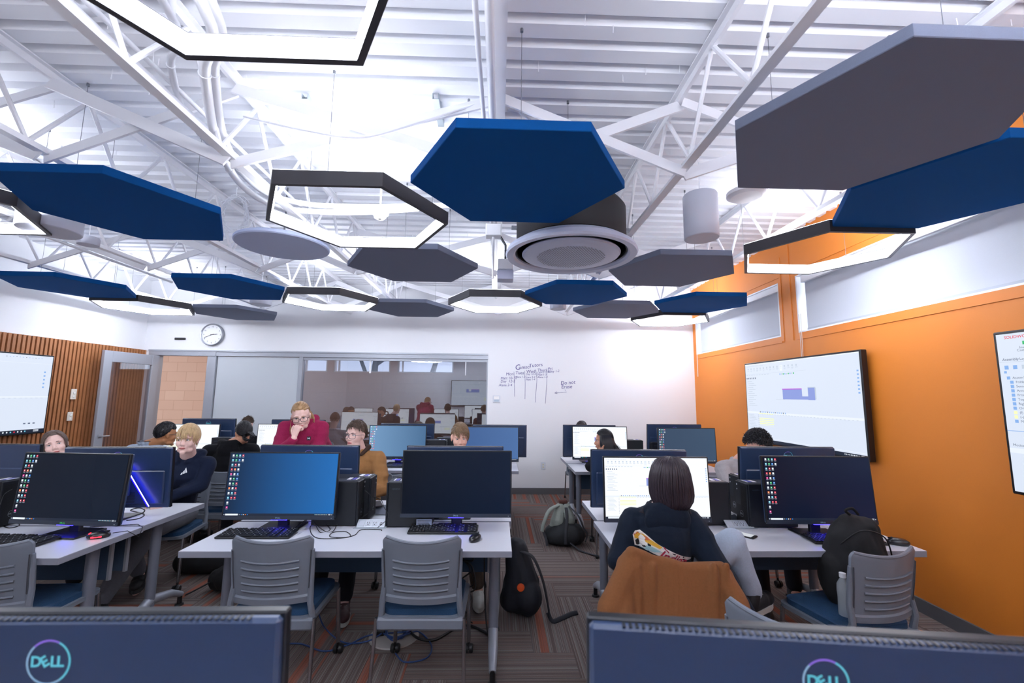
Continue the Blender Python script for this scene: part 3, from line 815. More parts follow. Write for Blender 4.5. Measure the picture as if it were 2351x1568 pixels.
def make_chair():
    t = thing('stacking_chair', '', 'chair', group='grey stacking chairs with blue seats')
    chair_back_mesh().build('backrest', None, t, smooth=35)
    mb = MB(); NX = 16; NY = 16; th = .03
    # seat shell
    def rr(w, d, b): 
        pts = []
        for cx, cy, a0 in ((w-b, d-b, 0), (-w+b, d-b, 90), (-w+b, -d+b, 180), (w-b, -d+b, 270)):
            for k in range(6): a = R(a0+18*k); pts.append((cx+b*math.cos(a), cy+b*math.sin(a)))
        return pts
    mb.prism(rr(.232, .225, .05), .022, Matrix.Translation((0, .0, .405))).build('seat_shell', CHP, t, smooth=40)
    mb = MB().prism(rr(.21, .205, .06), .03, Matrix.Translation((0, .005, .427)))
    mb.sph((0, .005, .455), (.20, .195, .014), 28, 6)
    mb.build('seat_cushion', CHF, t, smooth=40)
    MB().box(-.235, .235, -.232, -.18, .36, .425, .012).build('rear_rail', CHP, t, smooth=30)
    for s_ in (-1, 1):
        MB().tube([(s_*.235, -.215, .42), (s_*.245, -.27, .03)], .0135, 12, flat=.75).build('leg', CHROME, t, smooth=40)
        l = MB().tube([(s_*.225, .19, .41), (s_*.23, .225, .075)], .0125, 12).build('leg', CHROME, t, smooth=40)
        MB().lathe([(0, -.027), (.022, -.027), (.027, -.02), (.027, -.006), (.01, -.004), (.01, .004), (.027, .006), (.027, .02), (.022, .027), (0, .027)], 20, (s_*.23, .235, .03), 'x').tube([(s_*.23, .226, .08), (s_*.23, .228, .04)], .009, 8).build('caster', BLACKP, l, smooth=40)
        MB().lathe([(0, -.015), (.019, -.013), (.019, .013), (0, .015)], 14, (s_*.246, -.275, .019), 'x').build('glide', BLACKP, t, smooth=40)
    return t
CH0 = make_chair()
first = [True]
def chair(x, y, rot, label):
    """rot 0: sitter faces away from the camera"""
    if first[0]:
        first[0] = False; CH0.location = (x, y, 0); CH0.rotation_euler = (0, 0, R(rot)); CH0['label'] = label; return CH0
    return dup(CH0, (x, y, 0), R(rot), label, 'grey stacking chairs with blue seats')
chair(-1.20, 2.73, 1, 'empty grey chair pushed under the middle table, in front of the blue-lit monitor')
chair(-.395, 2.73, -1, 'empty grey chair in front of the switched-off black monitor')
chair(-2.60, 2.66, 2, 'empty grey chair half out of view, at the table with the red mouse')
chair(1.94, 2.52, 12, 'grey chair by the orange wall with a black backpack on its seat')
chair(.86, 2.33, -10, 'grey chair of the woman in the navy hoodie, draped with a tan jacket')
chair(-2.84, 4.02, 189, 'grey chair the blond boy in the navy hoodie sits on')
chair(-3.55, 4.05, 180, 'grey chair of the girl leaning behind the dark monitor')
chair(-1.22, 4.12, 178, 'grey chair of the boy in the tan jacket')
chair(-.33, 4.12, 180, 'grey chair of the boy with short bangs behind the switched-off monitor')
chair(2.2, 4.12, 180, 'grey chair of the curly-haired man by the orange wall')
chair(-2.72, 4.78, 4, 'grey chair under the person with black hair tied in a bun')
chair(-3.5, 4.78, 0, 'grey chair under the man with glasses and pale grey top')
chair(-1.05, 4.68, 12, 'empty grey chair behind the boy in the tan jacket')
chair(1.28, 4.8, -5, 'grey chair under the black-haired woman seen from the side')
chair(2.18, 4.72, 6, 'empty grey chair at the second-row table by the orange wall')
chair(1.21, 1.79, -45, 'pale chair back poking up behind the right dark monitor in front of the camera')
chair(-3.8, 6.78, 180, 'grey chair of the person with dark curly hair by the door')
chair(-2.75, 6.75, 180, 'grey chair of the person mostly hidden behind the woman in red')
chair(-1.22, 6.8, 180, 'grey chair of the person whose hair tops a far monitor, by the glass')
chair(1.33, 6.85, 180, 'grey chair of the person by the writing wall')

# ------------------------------------------------------------------ monitors
BZ = mat('monitor_bezel_black', '#0b1018', .35); BKM = mat('monitor_back_blue_black', '#273a5a', .34, spec=.7, noise_amt=.1, noise_scale=400)
CHIN = mat('monitor_chin', '#263040', .35, spec=.6)
LOGO = mat('logo_pale_blue', '#9fc4da', .4, emit='#6fa6c4', strength=.12); LOGOT = mat('logo_teal', '#6fd0d8', .35, emit='#49b7c8', strength=.2); LOGOP = mat('logo_violet', '#8f6fd0', .35, emit='#7a5cc8', strength=.2)
LOGOG = glow('logo_green', '#35d455', 1.)
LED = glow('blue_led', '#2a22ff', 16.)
STD = mat('monitor_stand_black', '#14161c', .35)
def scr(name, c1, c2, ax='x', s1=1., s2=1., gloss=.25):
    """display glowing in a colour gradient: wallpaper on some, painted reflection on others"""
    m = bpy.data.materials.new(name); nt, b = nodes(m)
    tc = nt.nodes.new('ShaderNodeTexCoord'); sp = nt.nodes.new('ShaderNodeSeparateXYZ'); nt.links.new(tc.outputs['Object'], sp.inputs[0])
    mr = nt.nodes.new('ShaderNodeMapRange'); mr.inputs[1].default_value = -.35; mr.inputs[2].default_value = .35
    if ax == 'z': mr.inputs[1].default_value = 0; mr.inputs[2].default_value = .4
    nt.links.new(sp.outputs[0 if ax == 'x' else 2], mr.inputs[0])
    mx = nt.nodes.new('ShaderNodeMix'); mx.data_type = 'RGBA'; nt.links.new(mr.outputs[0], mx.inputs[0])
    mx.inputs[6].default_value = (*[v*s1 for v in rgb(c1)], 1); mx.inputs[7].default_value = (*[v*s2 for v in rgb(c2)], 1)
    b.inputs['Base Color'].default_value = (.004, .005, .008, 1); b.inputs['Roughness'].default_value = gloss; b.inputs['Specular IOR Level'].default_value = .13
    nt.links.new(mx.outputs[2], b.inputs['Emission Color']); b.inputs['Emission Strength'].default_value = 1.
    return m
S_DARK = scr('wallpaper_midnight', '#0a101c', '#0e1828'); S_BLUE = scr('wallpaper_blue', '#13243c', '#1e66ae'); S_NAVY = scr('wallpaper_navy', '#0b1022', '#121a33')
S_HAZE = scr('screen_reflection_haze', '#6f93b8', '#46688c', gloss=.35); S_TEAL = scr('wallpaper_slate', '#38495f', '#3c4f66'); S_OFF = scr('screen_off_sheen', '#020713', '#06142a', gloss=.3)  # haze glow paints a reflection; off-screen glow paints its matte sheen
S_STEEL = scr('wallpaper_steel', '#3f5c8c', '#4a6a9c')
S_WHITE = scr('cad_canvas', '#f4f8ff', '#f4f8ff', s1=.95, s2=.95)
ICW = glow('icon_white', '#dfe6ee', 1.); ICR = glow('icon_red', '#d8233c', 1.); ICB = glow('icon_blue', '#2e7fd8', 1.); ICG = glow('icon_green', '#2fb36a', 1.); ICO = glow('icon_orange', '#ee7a2a', 1.); ICP = glow('icon_pink', '#e0208c', 1.); ICT = glow('icon_text', '#8b95a2', 1.); ICC = glow('icon_cyan', '#6fc6dc', 1.)
TBAR = glow('taskbar', '#101c30', 1.); TBARL = glow('taskbar_grey', '#1f2f46', 1.)
CADG = glow('cad_grey', '#b8c4d4', 1.); CADL = glow('cad_lightgrey', '#dfe6f0', 1.); CADB = glow('cad_part_blue', '#8494d2', 1.); CADY = glow('cad_yellow', '#ecf2b4', 1.); CADV = glow('cad_violet', '#b05ad0', 1.); CADD = glow('cad_dark', '#5d6880', 1.); CADS = glow('cad_skyblue', '#7fa8e0', 1.)
def Q(mb, m, u0, v0, u1, v1, lay, W, H, z0, y0):
    """rectangle on the display; u,v from the top left"""
    x0 = -W/2+u0*W; x1 = -W/2+u1*W; za = z0+H*(1-v0); zb = z0+H*(1-v1); y = y0-.0006*lay
    mb.use(m); mb.add([(x0, y, zb), (x1, y, zb), (x1, y, za), (x0, y, za)], [(0, 1, 2, 3)])
def desktop(mb, A, rows=12, seed=1):
    r_ = random.Random(5)
    cnt = [4, 4, 3, 3, 3, 3, 3, 3, 3, 3, 1, 1]
    pal = [[ICW, ICG, ICC, ICR], [ICC, ICG, ICB, ICW], [ICC, ICR, ICW], [ICR, ICO, ICW], [ICP, ICW, ICB], [ICW, ICG, ICB], [ICW, ICG, ICR], [ICO, ICW, ICR], [ICW, ICC, ICR], [ICC, ICR, ICR], [ICW], [ICP]]
    for j in range(12):
        for i in range(cnt[j]):
            u = .018+i*.030; v = .022+j*.0755
            Q(mb, ICT, u-.003, v+.036, u+.020, v+.041, 1, *A); Q(mb, ICT, u, v+.044, u+.017, v+.048, 1, *A)
            Q(mb, pal[j][i], u, v, u+.016, v+.030, 1, *A)
            Q(mb, ICW, u+.004, v+.008, u+.011, v+.02, 2, *A)
    Q(mb, TBAR, 0, .962, 1, 1, 1, *A); Q(mb, ICW, .022, .966, .135, .992, 2, *A); Q(mb, ICW, .008, .974, .014, .985, 2, *A)
    for k, m in enumerate((ICT, ICB, ICW, ICO, ICB)): Q(mb, m, .145+k*.018, .972, .153+k*.018, .987, 2, *A)
    for k in range(14): Q(mb, ICW if k % 3 else ICC, .83+k*.0085, .974, .834+k*.0085, .985, 2, *A)
    Q(mb, ICW, .955, .968, .975, .974, 2, *A); Q(mb, ICW, .955, .98, .975, .986, 2, *A); Q(mb, ICW, .984, .974, .99, .986, 2, *A)
def cad(mb, A, full=True):
    Q(mb, CADL, 0, .0, 1, .012, 1, *A)
    for k in range(12): Q(mb, CADG, .02+k*.016, .028, .032+k*.016, .034, 1, *A)
    for k in range(15):
        u = .03+k*.036; Q(mb, CADG, u, .055, u+.012, .078, 1, *A); Q(mb, CADG, u-.004, .088, u+.018, .093, 1, *A)
        if k % 2: Q(mb, CADG, u-.002, .099, u+.014, .103, 1, *A)
    Q(mb, CADL, .385, .05, .41, .12, 1, *A)
    Q(mb, CADG, 0, .135, .62, .137, 1, *A)
    for k in range(9): Q(mb, CADG, .01+k*.03, .145, .03+k*.03, .151, 1, *A)
    for k in range(9): Q(mb, (CADS, CADG, ICG)[k % 3], .38+k*.016, .15, .389+k*.016, .168, 1, *A)
    for k in range(6): Q(mb, CADD, .012+k*.02, .18, .022+k*.02, .2, 1, *A)
    for k in range(13): Q(mb, CADG, .02+(k % 3)*.006, .23+k*.026, .075+((k*7) % 5)*.012, .236+k*.026, 1, *A)
    # the grooved blue block
    Q(mb, CADB, .40, .345, .575, .46, 2, *A); Q(mb, CADB, .575, .425, .625, .46, 2, *A); Q(mb, CADB, .625, .33, .68, .465, 2, *A)
    Q(mb, CADV, .398, .335, .575, .347, 3, *A); Q(mb, CADG, .625, .322, .685, .33, 3, *A); Q(mb, CADG, .68, .33, .69, .455, 3, *A)
    Q(mb, CADG, .33, .462, .42, .466, 1, *A)
    Q(mb, CADL, 0, .625, 1, .65, 1, *A)
    for k in range(30): Q(mb, CADG, .17+k*.027, .648, .182+k*.027, .653, 2, *A)
    for k in range(14): Q(mb, CADS if k % 4 else CADD, .15+k*.02, .618, .158+k*.02, .634, 3, *A)
    Q(mb, CADY, .135, .643, .295, .652, 2, *A)
    for k in range(4): Q(mb, CADY, .14, .70+k*.022, .295, .711+k*.022, 1, *A)
    Q(mb, CADY, .14, .79, .29, .793, 1, *A)
    for k in range(11): Q(mb, CADD, .129, .665+k*.024, .133, .672+k*.024, 1, *A); Q(mb, CADG, .02+(k % 2)*.01, .665+k*.02, .08+((k*5) % 4)*.01, .67+k*.02, 1, *A)
    for k in range(7): Q(mb, CADS, .978, .17+k*.035, .99, .185+k*.035, 1, *A)
    Q(mb, CADL, 0, .945, 1, .95, 1, *A)
    Q(mb, TBAR, 0, .965, 1, 1, 2, *A); Q(mb, ICW, .022, .968, .135, .995, 3, *A)
    for k, m in enumerate((ICC, ICG, ICR, ICG, ICB)): Q(mb, m, .16+k*.02, .972, .17+k*.02, .99, 3, *A)
    for k in range(10): Q(mb, ICW, .86+k*.01, .975, .865+k*.01, .986, 3, *A)
    Q(mb, ICW, .965, .97, .985, .976, 3, *A); Q(mb, ICW, .965, .982, .985, .988, 3, *A)
MW, MH = .714, .42
def dell_ring(mb, T, r, m1, m2, m3):
    old = mb.T
    for k in range(40):
        a0, a1 = 2*PI*k/40, 2*PI*(k+1)/40
        mb.use(m3 if 60 < math.degrees(a0) < 130 else (m2 if math.degrees(a0) < 60 or math.degrees(a0) > 300 else m1)); mb.xf(old @ T)
        mb.add([(r*math.cos(a0), r*math.sin(a0), 0), (r*math.cos(a1), r*math.sin(a1), 0), (r*.91*math.cos(a1), r*.91*math.sin(a1), 0), (r*.91*math.cos(a0), r*.91*math.sin(a0), 0)], [(0, 1, 2, 3)])
    mb.xf(old)
    for ch, dx, rot in (('D', -.56, 0), ('E', -.17, 32), ('L', .24, 0), ('L', .53, 0)):
        put_text(mb, ch, T @ Matrix.Translation((dx*r, 0, 0)) @ Matrix.Rotation(R(rot), 4, 'Z'), r*.66, m2, bold=.035)
def monitor(x, y, rz, label, mode='off', z0=.81, tilt=-3., W=MW, H=MH, facing=1, logo=None, led=True, backlit=False, buttons=False):
    """(x, y) centre of the panel, screen looks to local -y; facing -1 turns it away from the camera"""
    t = thing('computer_monitor', label, 'monitor', (x, y, .7405), R(rz+(180 if facing < 0 else 0)), 'computer monitors on the tables')
    dz = z0-.7405
    Tt = Matrix.Translation((0, 0, dz)) @ Matrix.Rotation(R(tilt), 4, 'X')
    A = (W-.018, H-.032, .024, -.0172)
    mb = MB().use(BZ).xf(Tt)
    mb.box(-W/2, W/2, -.016, .004, 0, H, .003)
    mb.use(BKM).box(-W/2+.003, W/2-.003, .002, .022, .003, H-.003, .006).box(-W/2+.035, W/2-.035, .02, .036, .03, H-.16, .013)
    mb.box(-.11, .11, .034, .06, .09, .21, .008)
    for k in range(60): mb.use(BZ).box(-W/2+.05+k*(W-.1)/60, -W/2+.055+k*(W-.1)/60, .008, .0225, H-.0035, H-.0022)
    if buttons:
        for k in range(5): mb.use(BZ).sph((-W/2+.03, .023, .07+k*.022), (.006, .003, .006), 8, 5)
    for k in range(9): mb.use(BZ).box(-.14, .14, .0355, .0366, .045+k*.008, .048+k*.008)
    housing = mb.build('housing', None, t, smooth=30)
    mb = MB().xf(Tt).use(CHIN).box(-W/2+.001, W/2-.001, -.0178, -.0155, .001, .024)
    put_text(mb, 'D', Tt.inverted() @ Tt @ Matrix.Translation((-.0125, -.0184, .0125)) @ Matrix.Rotation(R(90), 4, 'X'), .011, logo or LOGO, bold=.02)
    for ch, dx, rot in (('E', -.0035, 30), ('L', .006, 0), ('L', .0125, 0)):
        put_text(mb, ch, Matrix.Translation((dx, -.0184, .0125)) @ Matrix.Rotation(R(90), 4, 'X') @ Matrix.Rotation(R(rot), 4, 'Z'), .011, logo or LOGO, bold=.02)
    mb.use(ICW).box(W/2-.022, W/2-.017, -.0183, -.0176, .010, .0115)
    mb.build('chin_strip', None, housing)
    d = MB().xf(Tt)
    sm = {'blue': S_BLUE, 'dark': S_DARK, 'navy': S_NAVY, 'haze': S_HAZE, 'slate': S_TEAL, 'off': S_OFF, 'steel': S_STEEL, 'cad': S_WHITE, 'white': S_WHITE}[mode]
    Q(d, sm, 0, 0, 1, 1, 0, *A)
    if mode in ('blue', 'dark', 'navy', 'haze', 'slate'): desktop(d, A)
    if mode == 'steel': Q(d, TBARL, 0, .962, 1, 1, 1, *A); [Q(d, ICW, .85+k*.014, .974, .856+k*.014, .986, 2, *A) for k in range(9)]
    if mode in ('cad', 'white'): cad(d, A)
    d.build('display', None, t)
    mb = MB().xf(Tt); Tb = Matrix.Translation((0, .0228, H-.065)) @ Matrix.Rotation(R(90), 4, 'X') @ Matrix.Rotation(PI, 4, 'Y')
    dell_ring(mb, Tb, .034, LOGO, LOGOT, LOGOP)
    mb.build('logo', None, housing)
    mb = MB().box(-.035, .035, .055, .085, .004, dz+.22, .006).box(-.13, .13, -.06, .145, 0, .011, .004)
    st = mb.build('stand', STD, t, smooth=30)
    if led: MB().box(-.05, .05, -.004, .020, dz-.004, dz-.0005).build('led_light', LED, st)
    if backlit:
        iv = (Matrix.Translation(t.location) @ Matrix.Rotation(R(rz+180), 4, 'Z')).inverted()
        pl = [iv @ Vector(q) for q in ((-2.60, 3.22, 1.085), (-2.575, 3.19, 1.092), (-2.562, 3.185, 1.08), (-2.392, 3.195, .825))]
        MB().tube(pl, .0028, 6).build('reflection_line', glow('white_blue_reflection', '#9a96ff', 10.), housing)  # reflection on the monitor back, drawn as a glowing tube
        MB().tube([q+Vector((.012, -.010, 0)) for q in pl[1:]], .006, 6).build('reflection_line', glow('deep_blue_halo', '#0800ff', 9.), housing)  # deep blue halo of that reflection, also drawn as a glow
    return t
M_ = monitor
M_(-1.395, 2.965, 0, 'monitor with bright blue desktop picture and icons, nearest table in the middle', 'blue', .803, -5)
M_(-.259, 2.94, 0, 'switched-off black monitor above a keyboard on the nearest middle table', 'off', .826, -3)
M_(-1.37, 3.34, 0, 'dark monitor back right behind the bright blue desktop screen', 'white', .812, -3, facing=-1)
M_(-.31, 3.34, 0, 'monitor back just showing above the switched-off black monitor', 'white', .812, -3, facing=-1)
M_(-2.60, 2.83, -5, 'monitor with black desktop and icons beside the red-lit mouse', 'dark', .808, -5, W=.695, logo=LOGOG)
M_(-2.66, 3.26, 3, 'monitor back with a slanted blue reflection painted as a glowing line', 'white', .80, -3, facing=-1, backlit=True)
M_(-3.60, 3.30, 0, 'dark blue monitor back half out of view, beside the slatted wall', 'white', .81, -3, facing=-1)
M_(1.066, 2.965, 0, 'bright white drawing screen in front of the woman in the navy hoodie', 'cad', .79, -3)
M_(1.05, 3.30, 0, 'tall-looking monitor back with side buttons, behind the bright white screen', 'white', .80, -3, facing=-1, buttons=True)
M_(2.072, 2.83, -1, 'monitor with black desktop and icons next to the orange wall', 'navy', .818, -4)
M_(2.13, 3.24, 0, 'monitor back with glowing ring emblem, in front of the wall screen', 'white', .835, -3, facing=-1)
M_(-1.245, 5.60, 0, 'pale blue hazy desktop screen behind the boy in the tan jacket', 'haze', .80, -3)
M_(-1.20, 5.99, 0, 'monitor back behind the pale hazy desktop screen', 'white', .80, -3, facing=-1)
M_(-.085, 5.45, 0, 'steel blue screen next to the boy with short bangs', 'steel', .80, -3, W=.70)
M_(.03, 5.86, 0, 'black monitor back peeking past the steel blue screen', 'white', .80, -3, facing=-1)
M_(1.32, 5.68, 0, 'white drawing screen in front of the black-haired woman', 'cad', .80, -3)
M_(1.24, 5.96, 0, 'monitor back with buttons left behind the black-haired woman’s white screen', 'white', .80, -3, facing=-1, buttons=True)
M_(2.30, 5.32, 0, 'slate blue desktop screen in front of the orange wall, second row', 'slate', .815, -3)
M_(2.30, 5.72, 0, 'black monitor back behind the slate blue desktop screen', 'white', .835, -3, facing=-1, logo=LOGOG)
M_(-4.05, 6.0, 3, 'white screen behind the blond boy’s head', 'cad', .765, -3)
M_(-3.95, 6.22, 0, 'monitor back above the white screen near the door', 'white', .83, -3, facing=-1)
M_(-2.72, 5.8, 2, 'white screen right beside the woman in the red hoodie', 'cad', .79, -3)
M_(-2.70, 6.12, 0, 'monitor back showing past the woman in the red hoodie', 'white', .83, -3, facing=-1)
M_(-.70, .805, 0, 'big dark blue monitor back right in front of the camera, left one', 'white', .836, -3, facing=-1)
M_(.51, .745, -7.4, 'big dark blue monitor back right in front of the camera, right one', 'white', .832, -3, facing=-1)

# ------------------------------------------------------------------ computer towers
TWR = mat('tower_black', '#0f141c', .45, noise_amt=.2, noise_scale=500); TWT = mat('tower_top_grey', '#2a2e38', .5); TWV = mat('tower_vent', '#05070a', .6); SIL = mat('tower_trim_silver', '#9aa0aa', .4, metal=.4)
def tower(x0, y0, label, fx=1, L=.29, D=.15, Ht=.288):
    """x0: x of its narrow front face; y0: near side; fx: +1 front looks right, -1 left"""
    t = thing('desktop_computer', label, 'computer', (x0-fx*L/2, y0+D/2, .7405), 0, 'black computer towers on the tables')
    h = L/2; d = D/2
    mb = MB().use(TWR).box(-h, h, -d, d, .006, Ht, .004).use(TWT).box(-h+.002, h-.002, -d+.002, d-.002, Ht-.001, Ht+.002)
    mb.use(SIL)
    mb.build('case', None, t)
    mb = MB().use(TWR); f = fx*h
    mb.box(f, f+fx*.012, -d+.002, d-.002, .008, Ht-.002, .003)
    mb.use(TWV)
    for k in range(44):
        z = .02+k*(Ht-.04)/44
        mb.box(f+fx*.0115, f+fx*.0135, -d+.012, d-(.07 if z > Ht*.45 else .012), z, z+.003)
    mb.build('front_panel', None, t)
    mb = MB().use(SIL)
    T = Matrix.Translation((f+fx*.0142, -.0, .075)) @ Matrix.Rotation(R(90*fx), 4, 'Z') @ Matrix.Rotation(R(90), 4, 'X')
    dell_ring(mb, T, .021, SIL, SIL, SIL)
    mb.build('logo', None, t)
    mb = MB().use(ICW if False else mat('port_light', '#c8ccd6', .4)).box(f+fx*.013, f+fx*.0148, d-.03, d-.022, Ht-.03, Ht-.02).box(f+fx*.013, f+fx*.0148, d-.03, d-.022, Ht-.06, Ht-.052)
    mb.build('ports', None, t)
    mb = MB().use(mat('sticker_white', '#e6e8ee', .5)).box(f-fx*.09, f-fx*.065, -.02, .05, Ht+.002, Ht+.003).use(mat('sticker_blue', '#5a58b8', .5)).box(f-fx*.055, f-fx*.035, -.02, .05, Ht+.002, Ht+.003).use(mat('sticker_white', '#e6e8ee')).box(f-fx*.03, f-fx*.02, -.02, .05, Ht+.002, Ht+.003)
    mb.build('sticker', None, t)
    mb = MB(); put_text(mb, 'optiplex', Matrix.Translation((-fx*h+fx*.06 if fx > 0 else -h+.05, -d-.0008, Ht-.04)) @ Matrix.Rotation(R(90), 4, 'X'), .016, mat('tower_print', '#4a5260', .5))
    mb.build('side_print', None, t)
    return t
tower(-.928, 3.03, 'black tower beside the bright blue desktop screen, sockets next to it', 1)
tower(-.885, 3.16, 'black tower just behind the one next to the sockets, under the tan sleeve', 1)
tower(-.716, 3.005, 'black tower left of the switched-off monitor, narrow front turned away', -1)
tower(-.69, 3.19, 'black tower behind the one left of the switched-off monitor', -1)
tower(1.60, 3.055, 'black tower right beside the bright white drawing screen', 1)
tower(1.712, 3.006, 'black tower with ring emblem left of the monitor by the orange wall', -1, L=.33)
tower(1.80, 3.26, 'black tower behind the one by the orange wall, near the man’s hand', -1, L=.33)
tower(-2.99, 3.08, 'black tower behind the black desktop screen, near the slatted wall', -1, L=.29)
tower(-3.16, 2.97, 'black tower at the edge of the view under the dark blue monitor back', 1, L=.3)
tower(-.66, 5.68, 'black tower beside the hazy desktop screen, second row', 1)
tower(-.52, 5.95, 'black tower behind the one beside the hazy screen', 1)
tower(1.93, 5.85, 'black tower beside the white screen near the writing wall', 1)
tower(1.98, 5.62, 'black tower under the black monitor back near the writing wall', -1)
tower(-3.35, 5.78, 'black tower between the two white screens of the second row', 1)

# ------------------------------------------------------------------ keyboards, mice and small things on the tables
KB = mat('keyboard_black', '#0f1218', .5); KC = mat('keycap_black', '#15181f', .45); KL = mat('key_legend', '#c8ced8', .5)
def keyboard(x, y, rz, label, L=.44, D=.14):
    t = thing('keyboard', label, 'keyboard', (x, y, .7405), R(rz), 'black keyboards')
    T = Matrix.Rotation(R(4), 4, 'X')
    MB().xf(T).box(-L/2, L/2, -D/2, D/2, .006, .018, .004).build('tray', KB, t)
    mb = MB().xf(T); lg = MB().xf(T)
    for j in range(6):
        yy = D/2-.012-j*.021-(.004 if j else 0); n = 22
        for i in range(n):
            xx = -L/2+.012+i*(L-.02)/n
            if i in (15, 18) or (j == 0 and i in (1, 6, 11)): continue
            if j == 5 and 4 < i < 10: continue
            mb.box(xx, xx+(L-.02)/n-.003, yy-.008, yy+.008, .018, .024, .0015)
            if (i+j) % 2 == 0: lg.box(xx+.004, xx+.008, yy, yy+.004, .0241, .0244)
    yy = D/2-.012-5*.021-.004; mb.box(-L/2+.11, -L/2+.205, yy-.008, yy+.008, .018, .024, .0015)
    mb.build('key', KC, t); lg.build('key_legends', KL, t)
    return t
keyboard(-1.46, 2.845, 0, 'black keyboard in front of the bright blue desktop screen')
keyboard(-.335, 2.935, 0, 'black keyboard in front of the switched-off monitor, lit blue')
keyboard(-2.78, 2.72, -4, 'black keyboard in front of the black desktop screen, beside the red mouse')
keyboard(2.14, 2.74, -3, 'black keyboard half hidden by the backpack near the orange wall')
keyboard(-1.2, 5.4, 0, 'keyboard in front of the hazy desktop screen')
keyboard(1.3, 5.42, 0, 'keyboard in front of the black-haired woman')
MOU = mat('mouse_black', '#121419', .3, coat=.3)
def mouse(x, y, rz, label, red=False, cable=None):
    t = thing('computer_mouse', label, 'mouse', (x, y, .7405), R(rz), 'black mice')
    mb = MB(); mb.sph((0, 0, .014), (.031, .056, .026), 24, 14)
    for k, v in enumerate(mb.v):
        if v[2] < .001: mb.v[k] = (v[0], v[1], .001)
    mb.build('shell', MOU, t, smooth='all')
    MB().box(-.0015, .0015, .01, .05, .03, .0385).build('button_gap', TWV, t)
    MB().tube([(-.004, .03, .037), (.004, .03, .037)], .006, 10).build('wheel', mat('wheel_grey', '#3c3f47', .5), t)
    if red: MB().box(-.012, .012, -.045, -.02, .028, .033, .002).box(.024, .031, -.03, .02, .008, .016, .002).build('red_light', glow('red_glow', '#ff2030', 5.), t)
    if cable:
        P = [Vector(c) for c in cable]; iv = (Matrix.Translation(t.location) @ Matrix.Rotation(R(rz), 4, 'Z')).inverted()
        MB().tube([iv @ p for p in P], .0022, 6).build('cable', MOU, t)
    return t
mouse(-.125, 2.755, -25, 'black mouse on the middle table, right of the chair')
mouse(-2.37, 2.80, -62, 'mouse glowing red on the edge of the table near the slatted wall', True, [(-2.315, 2.83, .76), (-2.26, 2.87, .76), (-2.25, 2.95, .70), (-2.27, 3.0, .745), (-2.35, 3.06, .745), (-2.6, 3.0, .745)])
mouse(2.43, 2.68, 62, 'black mouse at the table end nearest the orange wall')
CBL = mat('cable_black', '#0c0d10', .45)
def spline(P, n=8):
    P = [Vector(p) for p in P]; Qs = []
    for i in range(len(P)-1):
        p0 = P[max(0, i-1)]; p1 = P[i]; p2 = P[i+1]; p3 = P[min(len(P)-1, i+2)]
        for s_ in range(n):
            u = s_/n; Qs.append(.5*((2*p1)+(-p0+p2)*u+(2*p0-5*p1+4*p2-p3)*u*u+(-p0+3*p1-3*p2+p3)*u**3))
    return Qs+[P[-1]]
def cable(pts, r, label, m=CBL, name='cable', cat='cable'):
    return tag(MB().tube(spline(pts), r, 6).build(name, m, smooth='all'), label, cat)
def tp(px, py, z=.743): return atz(px, py, z)
cable([tp(665, 1222), tp(700, 1195, .78), tp(716, 1190, .80), tp(735, 1222), tp(758, 1215), tp(735, 1198, .76), tp(712, 1210), tp(728, 1235), tp(800, 1233), tp(795, 1221), tp(765, 1222), tp(758, 1232), tp(790, 1234), tp(815, 1228), tp(830, 1216), tp(872, 1216), tp(876, 1218)], .0026, 'black cable looped loosely on the middle table beside the sockets')
cable([tp(700, 1200, .77), tp(712, 1185, .82), tp(722, 1200, .78), tp(747, 1220), tp(765, 1219), tp(778, 1198, .76), tp(800, 1190, .78), tp(828, 1189, .78), tp(852, 1170, .82), tp(858, 1150, .9), tp(855, 1141, .95), tp(838, 1126, 1.0)], .0022, 'thin black cable hanging from the tower front down to the middle table')
cable([at(856, 1141, 3.2), at(875, 1148, 3.1), at(882, 1165, 3.02), at(893, 1185, 2.98), at(882, 1199, 2.97), at(866, 1212, 2.95)], .0022, 'thin black cable running down between the two middle towers')
cable([tp(300, 1180), tp(325, 1178), tp(332, 1171, .755), tp(318, 1166, .755), tp(300, 1172), tp(330, 1180), tp(320, 1190), tp(290, 1195)], .004, 'thick black cable coiled by the blue glowing monitor')
cable([tp(0, 1200), tp(25, 1190), tp(45, 1205), tp(20, 1212), tp(5, 1203), tp(30, 1200)], .003, 'tangle of black cable at the far edge of the red-mouse table')
cable([tp(0, 1160, .9), tp(10, 1135, .95), tp(30, 1122, 1.0)], .002, 'thin cable plugged into the tower beside the slatted wall')
# flip-up sockets
def socket_box(x, y, label):
    t = thing('power_module', label, 'socket', (x, y, .7405)); AL = mat('module_alu', '#b4bcc6', .35, metal=.3)
    T = Matrix.Rotation(R(35), 4, 'X')
    MB().box(-.105, .105, -.045, .05, 0, .002).xf(Matrix.Translation((0, -.03, .004)) @ T).box(-.092, .092, 0, .066, -.006, .0, .002).build('frame', AL, t)
    mb = MB().xf(Matrix.Translation((0, -.03, .004)) @ T)
    for k in range(4):
        x0 = -.078+k*.042; mb.use(mat('socket_face', '#c6ccd8', .5)).box(x0, x0+.034, .012, .052, 0, .0015)
        if k in (1, 2):
            mb.use(TWV).box(x0+.008, x0+.011, .03, .044, .0015, .002).box(x0+.023, x0+.026, .03, .042, .0015, .002).box(x0+.014, x0+.02, .018, .024, .0015, .002)
        if k == 3: mb.use(TWV).box(x0+.01, x0+.024, .034, .038, .0015, .002).box(x0+.008, x0+.026, .02, .028, .0015, .002)
    mb.build('outlets', None, t)
socket_box(-.822, 3.03, 'silver flip-up socket box on the middle table between the towers')
socket_box(1.645, 3.03, 'silver socket box lying by the tower near the jeans knee')
